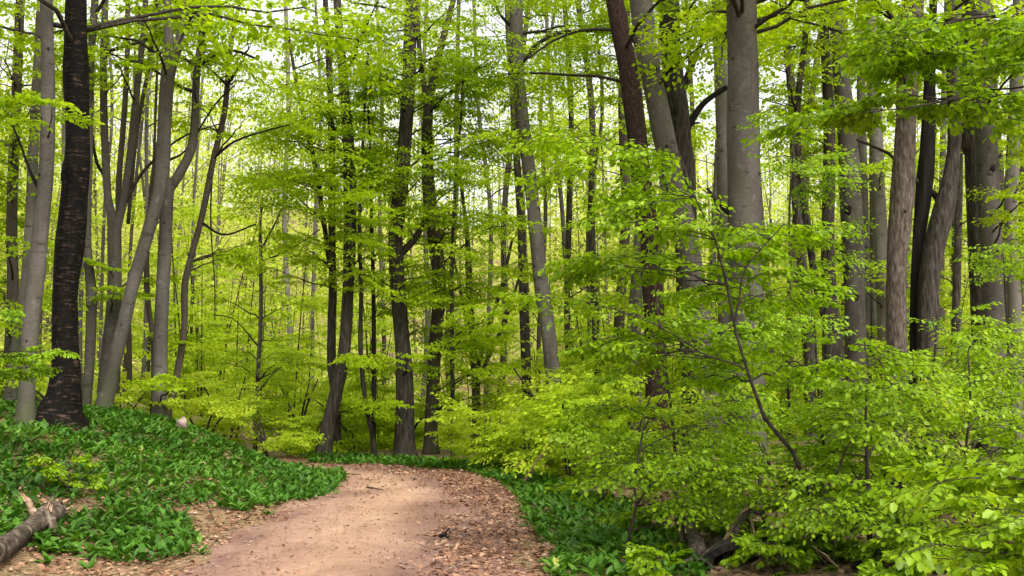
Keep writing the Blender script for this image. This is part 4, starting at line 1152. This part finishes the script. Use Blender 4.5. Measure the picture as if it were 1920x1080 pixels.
rr_ = np.random.default_rng(710)
def fn_left(x, y):
    keepn = lumps(x * 3 + 5, y * 3) > -0.11
    return in_poly(x, y, left_poly) & ~in_poly(x, y, bare1) & ~in_poly(x, y, bare2) & ~in_poly(x, y, logz) & keepn
x, y = scatter(25000, (-16, -2.4, 8, 22), fn_left, rr_)
mb = MB(); ramsons(mb, x, y, rr_)
tag(link("ramsons_carpet", mb.mesh("ramsons_carpet", [M['ramsons']])), "dense dark green ramsons leaves covering the bank", "ground cover", kind="stuff")
x, y = scatter(22000, (-5, 4.5, 7, 25), lambda x, y: in_poly(x, y, right_poly), rr_)
mb = MB(); ramsons(mb, x, y, rr_, 1.0)
tag(link("ramsons_strip", mb.mesh("ramsons_strip", [M['ramsons']])), "strip of ramsons along the path's outer edge", "ground cover", kind="stuff")
for k, (px, py, s, lab) in enumerate([(505, 968, 0.8, "single small ramsons tuft standing out on the path's leafy margin"), (165, 1072, 1.0, "small ramsons tuft on brown leaves at the bottom of the bank"), (375, 1040, 0.9, "small ramsons tuft at the tip of the green patch beside the path"), (90, 1058, 1.1, "small ramsons tuft beside the fallen log's near end")]):
    g = ground_hit(px, py)
    r_ = np.random.default_rng(720 + k)
    root = tag(link("ramsons_plant", None, None, g), lab, "plant")
    for q in range(7):
        mb = MB(); a = r_.uniform(0, 6.28); el = r_.uniform(.4, 1.2)
        D = np.array([[math.cos(a) * math.cos(el), math.sin(a) * math.cos(el), math.sin(el)]]); N = np.array([[-math.cos(a) * math.sin(el), -math.sin(a) * math.sin(el), math.cos(el)]])
        leaves_mesh(mb, np.zeros((1, 3)), D, N, np.array([.17 * s * r_.uniform(.7, 1.1)]), RT[q % 6])
        link("leaf", mb.mesh("leaf", [M['ramsons']]), root)

DL = (np.array([[0, 0, 0], [.3, .26, .12], [.72, .22, .10], [1, 0, .03], [.72, -.2, .14], [.3, -.27, .05]]), np.array([[0, 3, 2, 1], [0, 5, 4, 3]]))


def litter(mb, x, y, rng, size=(0.025, 0.080), lift=0.014):
    n = len(x)
    a = rng.uniform(0, 6.28, n)
    D = np.stack([np.cos(a), np.sin(a), rng.normal(0, .18, n)], 1)
    N = np.array([0, 0, 1.0]) * np.where(rng.random(n) < .5, 1, -1)[:, None] + rng.normal(0, .42, (n, 3))
    pos = np.stack([x, y, gz(x, y) + lift + rng.uniform(0.004, .024, n)], 1)
    leaves_mesh(mb, pos, D, N, rng.uniform(*size, n), DL)


def path_u(x, y):
    d2 = (x[:, None] - pc[None, :, 0]) ** 2 + (y[:, None] - pc[None, :, 1]) ** 2
    i = np.argmin(d2, 1)
    return ((x - pc[i, 0]) * pn[i, 0] + (y - pc[i, 1]) * pn[i, 1]) / pc[i, 2]


x = rr_.uniform(-7.5, 1.2, 60000); y = rr_.uniform(6.5, 24, 60000)
u = path_u(x, y)
pat = lumps(x * 2.3, y * 2.3) * 3
dens = 0.030 + 0.95 * smooth(0.28, 0.62, u + pat * 0.7) * (1 - smooth(1.05, 1.35, u)) + 0.85 * smooth(0.84, 1.08, -u + pat * 0.5) * (1 - 0.45 * smooth(1.6, 2.6, -u)) + 0.12 * smooth(15, 19, y)
k = rr_.random(len(x)) < dens
mb = MB(); litter(mb, x[k], y[k], rr_)
tag(link("leaf_litter", mb.mesh("leaf_litter", [M['litter']])), "dry brown fallen leaves strewn over the path's margins", "dead leaves", kind="stuff")
x = rr_.uniform(-3.2, 0.4, 9000); y = 6.5 + 15 * rr_.random(9000) ** 1.2
mb = MB(); litter(mb, x, y, rr_, (0.010, 0.030), 0.022)
tag(link("path_crumbs", mb.mesh("path_crumbs", [M['litter']])), "crumbled leaf fragments and bits scattered over the bare path", "dead leaves", kind="stuff")
mb = MB()
OCT_V = np.array([[1, 0, 0], [.4, .8, .1], [-.7, .6, 0], [-.9, -.3, .1], [0, -.9, 0], [.7, -.7, .1], [.1, .1, .75], [0, 0, -.5]])
OCT_F = np.array([[0, 1, 6], [1, 2, 6], [2, 3, 6], [3, 4, 6], [4, 5, 6], [5, 0, 6]])
xp_ = rr_.uniform(-3.0, 0.2, 700); yp_ = 7 + 13 * rr_.random(700)
for q in range(700):
    an = rr_.uniform(0, 6.28); c_, s_ = math.cos(an), math.sin(an)
    sc_ = rr_.uniform(.006, .022) * np.array([1, rr_.uniform(.6, 1), rr_.uniform(.5, .9)])
    V_ = OCT_V * sc_; V_ = np.stack([V_[:, 0] * c_ - V_[:, 1] * s_, V_[:, 0] * s_ + V_[:, 1] * c_, V_[:, 2]], 1)
    mb.add(V_ + np.array([xp_[q], yp_[q], float(gz(xp_[q], yp_[q])) + 0.024]), OCT_F)
tag(link("path_gravel", mb.mesh("path_gravel", [M['stone']], smooth_shade=False)), "tiny stones strewn over the bare path", "gravel", kind="stuff")
x = rr_.uniform(0.2, 9, 16000); y = rr_.uniform(6, 20, 16000)
mb = MB(); litter(mb, x, y, rr_, (0.05, 0.09), 0.0)
tag(link("woodland_litter", mb.mesh("woodland_litter", [M['litter_dark']])), "dark fallen leaves on the ground beneath the saplings", "dead leaves", kind="stuff")

# ------------------------------------------------------------------ fallen log, stone, dead wood, sticks
def wood_root(name, label, cat, p):
    return tag(link(name, None, None, p), label, cat)


a0, a1 = ground_hit(-70, 1094), ground_hit(104, 978)
a0 = a0 + [0, 0, .08]; a1 = a1 + [0, 0, .11]
lr = np.random.default_rng(810)
root = wood_root("fallen_log", "mossy grey fallen log with splintered end lying in the ramsons", "log", a0)
NL = 64
t_ = np.linspace(0, 1, NL)[:, None]
lp = a0 + (a1 - a0) * t_ + np.concatenate([0.035 * np.sin(t_ * 7), 0.02 * np.cos(t_ * 5), 0.03 * np.sin(t_ * 6 + 1)], 1)
lrad = np.interp(t_[:, 0], [0, .3, .55, .72, .85, .95, 1], [.108, .104, .09, .082, .098, .108, .085]) * (1 + .05 * np.sin(t_[:, 0] * 60) * np.sin(t_[:, 0] * 17))
mb = MB(); add_tube(mb, lp, lrad, 26, 0.05, lr, cap=True, cap_mat=1)
link("bark", mb.mesh("bark", [M['logbark'], M['deadwood']], a0), root)
ax = unit(a1 - a0)
sd_ = np.array([ax[1], -ax[0], 0])
for k in range(26):                      # torn fibres around the break
    an = k / 26 * 6.28 + lr.normal(0, .1); r_ = lr.uniform(.05, .115)
    rad_v = sd_ * math.cos(an) * r_ + np.array([0, 0, 1]) * math.sin(an) * r_
    o = lp[-4] + rad_v
    L_ = lr.uniform(.06, .24) * (1.3 if math.sin(an) > .2 else .7)
    e = o + ax * L_ + np.array([0, 0, lr.uniform(-.02, .07)]) + rad_v * lr.uniform(-.2, .5)
    w_ = lr.uniform(.012, .032)
    mb = MB(); add_tube(mb, np.array([o, o * .5 + e * .5 + lr.normal(0, .008, 3), e]), np.array([w_, w_ * .75, .003]), 5, .2, lr)
    link("splinter", mb.mesh("splinter", [M['rawwood'] if k % 3 == 0 else M['deadwood'] if k % 3 == 1 else M['logbark']], a0), root)
st = lp[52]
for q, (dx, dy, h, r_) in enumerate(((-.17, .03, .22, .042), (.08, -.02, .12, .05))):
    pts_ = catmull([st, st + np.array([dx * .55, dy, h * .35]), st + np.array([dx * .8, dy, h * .75]), st + np.array([dx, dy, h])], 9)
    mb = MB(); add_tube(mb, pts_, r_ * np.array([1.5, 1.25, 1.05, 1.0, .95, .9, .85, .7, .35]), 10, .10, lr, cap=True)
    stub = link("branch_stub", mb.mesh("branch_stub", [M['deadwood'] if q == 0 else M['logbark']], a0), root)
    for z_ in range(5):
        o = pts_[-2] + lr.normal(0, r_ * .35, 3); e = o + np.array([dx * .2, 0, lr.uniform(.03, .09)]) + lr.normal(0, .012, 3)
        mb = MB(); add_tube(mb, np.array([o, e]), np.array([.011, .002]), 4)
        link("splinter", mb.mesh("splinter", [M['rawwood']], a0), stub)
e = st + np.array([.17, -.06, -.13])
mb = MB(); add_tube(mb, catmull([st + [0.03, 0, .04], st + np.array([.11, -.03, .02]), e], 8), np.linspace(.06, .035, 8), 10, .1, lr, cap=True)
link("branch_stub", mb.mesh("branch_stub", [M['logbark']], a0), root)


sx = at(340, 815, 18.5); sg = np.array([sx[0], 18.5, float(gz(sx[0], 18.5))])
mb = MB(); blob(mb, sg + [0, 0, .12], (.10, .09, .11), np.random.default_rng(3))
o = tag(link("stone", mb.mesh("stone", [M['stone']], sg), None, sg), "pale rounded stone showing above the ramsons on the bank's crest", "stone")


def stick(name, label, cat, pts, r, mat, seed, forks=()):
    P = np.array(pts, float)
    g = P[0].copy()
    root = wood_root(name, label, cat, g)
    rng = np.random.default_rng(seed)
    C = catmull(P, 12)
    mb = MB(); add_tube(mb, C, np.linspace(r, r * .45, 12), 7, .08, rng, cap=True)
    link("stem", mb.mesh("stem", [mat], g), root)
    for (i, off, rr) in forks:
        o = C[i]; e = o + np.array(off)
        mb = MB(); add_tube(mb, np.array([o, (o + e) / 2 + rng.normal(0, .02, 3), e]), np.array([rr, rr * .8, rr * .4]), 5, .08, rng, cap=True)
        link("fork", mb.mesh("fork", [mat], g), root)


b0 = ground_hit(976, 916)
stick("dead_branch", "pale dead branch leaning up out of the ramsons into the shrubs", "branch", [b0, at(1003, 872, b0[1] - .15), at(1020, 848, b0[1] - .3), at(1034, 828, b0[1] - .4)], .04, M['deadwood'], 41, [(7, (.10, .0, -.10), .02)])


def gl(px, py, h=0.03):
    g = ground_hit(px, py); return g + [0, 0, h]


stick("stick", "thin stick lying across the middle of the path's far stretch", "stick", [gl(688, 917), gl(702, 919), gl(718, 922)], .014, M['twig'], 42, [(5, (-.12, .05, .02), .007)])
stick("stick", "short dark stick near the path's crest", "stick", [gl(771, 900), gl(782, 902)], .018, M['twig'], 43)
stick("stick", "dark curled twig on the path beside the leaf-strewn margin", "stick", [gl(826, 1010), gl(834, 1013, .05), gl(842, 1016)], .022, M['black'], 44, [(4, (.06, .04, .06), .012), (7, (-.04, -.05, .05), .01)])
stick("stick", "thin brown stick in the litter below the bank", "stick", [gl(441, 974), gl(455, 978), gl(466, 981)], .014, M['twig'], 45)
stick("stick", "short stick near the bank corner where path turns", "stick", [gl(660, 893), gl(676, 892)], .012, M['twig'], 46)
stick("stick", "reddish bent twig at the edge of the green patch", "stick", [gl(388, 962, .12), gl(398, 978, .05), gl(408, 990)], .008, M['twig'], 47)

# brush heap at the foot of the saplings
stick("broken_log", "short mossy broken log propped in the brush below the saplings", "log", [gl(1312, 1052, .06), gl(1300, 1030, .14), gl(1282, 1003, .22)], .085, M['shaggy'], 51)
stick("broken_log", "thin split log lying beside the short mossy log", "log", [gl(1284, 1050, .04), gl(1280, 1020, .08), gl(1282, 995, .12)], .035, M['shaggy'], 52)
hp = ground_hit(1390, 1062)
root = wood_root("rotten_stump", "rotten hollow stump with dark opening in the brush", "stump", hp)
mbs = MB()
rs = np.random.default_rng(61)
th = np.linspace(-0.15, math.pi + .15, 16)
rows = []
for k, dy in enumerate(np.linspace(-.05, .75, 9)):
    rad = .34 * (1 - .25 * k / 8)
    rows.append(np.stack([np.cos(th) * rad * (1 + rs.normal(0, .04, 16)), np.full(16, dy) + rs.normal(0, .02, 16), np.sin(th) * rad * .75 * (1 + rs.normal(0, .07, 16)) - .03], 1))
outer = np.array(rows); inner = outer * np.array([.78, 1, .72])
ix = np.arange(8)[:, None] * 16; jx = np.arange(15)[None]
qf = np.stack([ix + jx, ix + jx + 1, ix + 17 + jx, ix + 16 + jx], -1).reshape(-1, 4)
mbs.add(outer.reshape(-1, 3) + hp, qf)
link("shell", mbs.mesh("shell", [M['brown']], hp), root)
mbs = MB(); mbs.add(inner.reshape(-1, 3) + hp, qf[:, ::-1])
j = np.arange(15); rim = np.stack([j, j + 1, 16 + j + 1, 16 + j], 1)
mbs.add(np.vstack([outer[0], inner[0]]) + hp, rim)
link("hollow", mbs.mesh("hollow", [M['black']], hp), root)
for k, (pts, r, mt, lab) in enumerate([
    ([(1350, 1050, .1), (1395, 1030, .34), (1432, 1022, .36)], .022, 'deadwood', "pale stripped stick lying over the hollow stump"),
    ([(1360, 1062, .05), (1400, 1040, .36), (1450, 1035, .3)], .03, 'brown', "brown bark-covered stick arched over the hollow stump"),
    ([(1396, 990, .3), (1408, 1012, .2), (1416, 1030, .12)], .022, 'deadwood', "pale stick standing behind the hollow stump"),
    ([(1436, 1040, .02), (1428, 990, .35), (1418, 955, .6)], .026, 'black', "dark broken stake rising behind the hollow stump"),
    ([(1410, 1075, .06), (1440, 1070, .1), (1490, 1078, .05)], .018, 'deadwood', "pale twig on the ground below the hollow stump"),
    ([(1540, 1060, .1), (1560, 1072, .08), (1580, 1085, .05)], .016, 'deadwood', "pale twig near the curving sapling's foot"),
    ([(1640, 1050, .05), (1690, 1030, .16), (1730, 1055, .1)], .02, 'brown', "brown stick at the foot of the straight dark sapling"),
    ([(1600, 1075, .05), (1660, 1060, .12), (1720, 1070, .05)], .024, 'black', "dark stick across the ground at the straight sapling's foot"),
    ([(1250, 1078, .05), (1310, 1070, .1), (1340, 1080, .06)], .03, 'brown', "brown branch on the ground below the short mossy log"),
    ([(1650, 980, .3), (1690, 975, .3), (1740, 985, .2)], .012, 'black', "thin black twig lying level among the low saplings"),
]):
    stick("stick", lab, "stick", [gl(*p) for p in pts], r, M[mt], 70 + k, [(6, (np.sin(k) * .15, .05, .12), r * .5)])
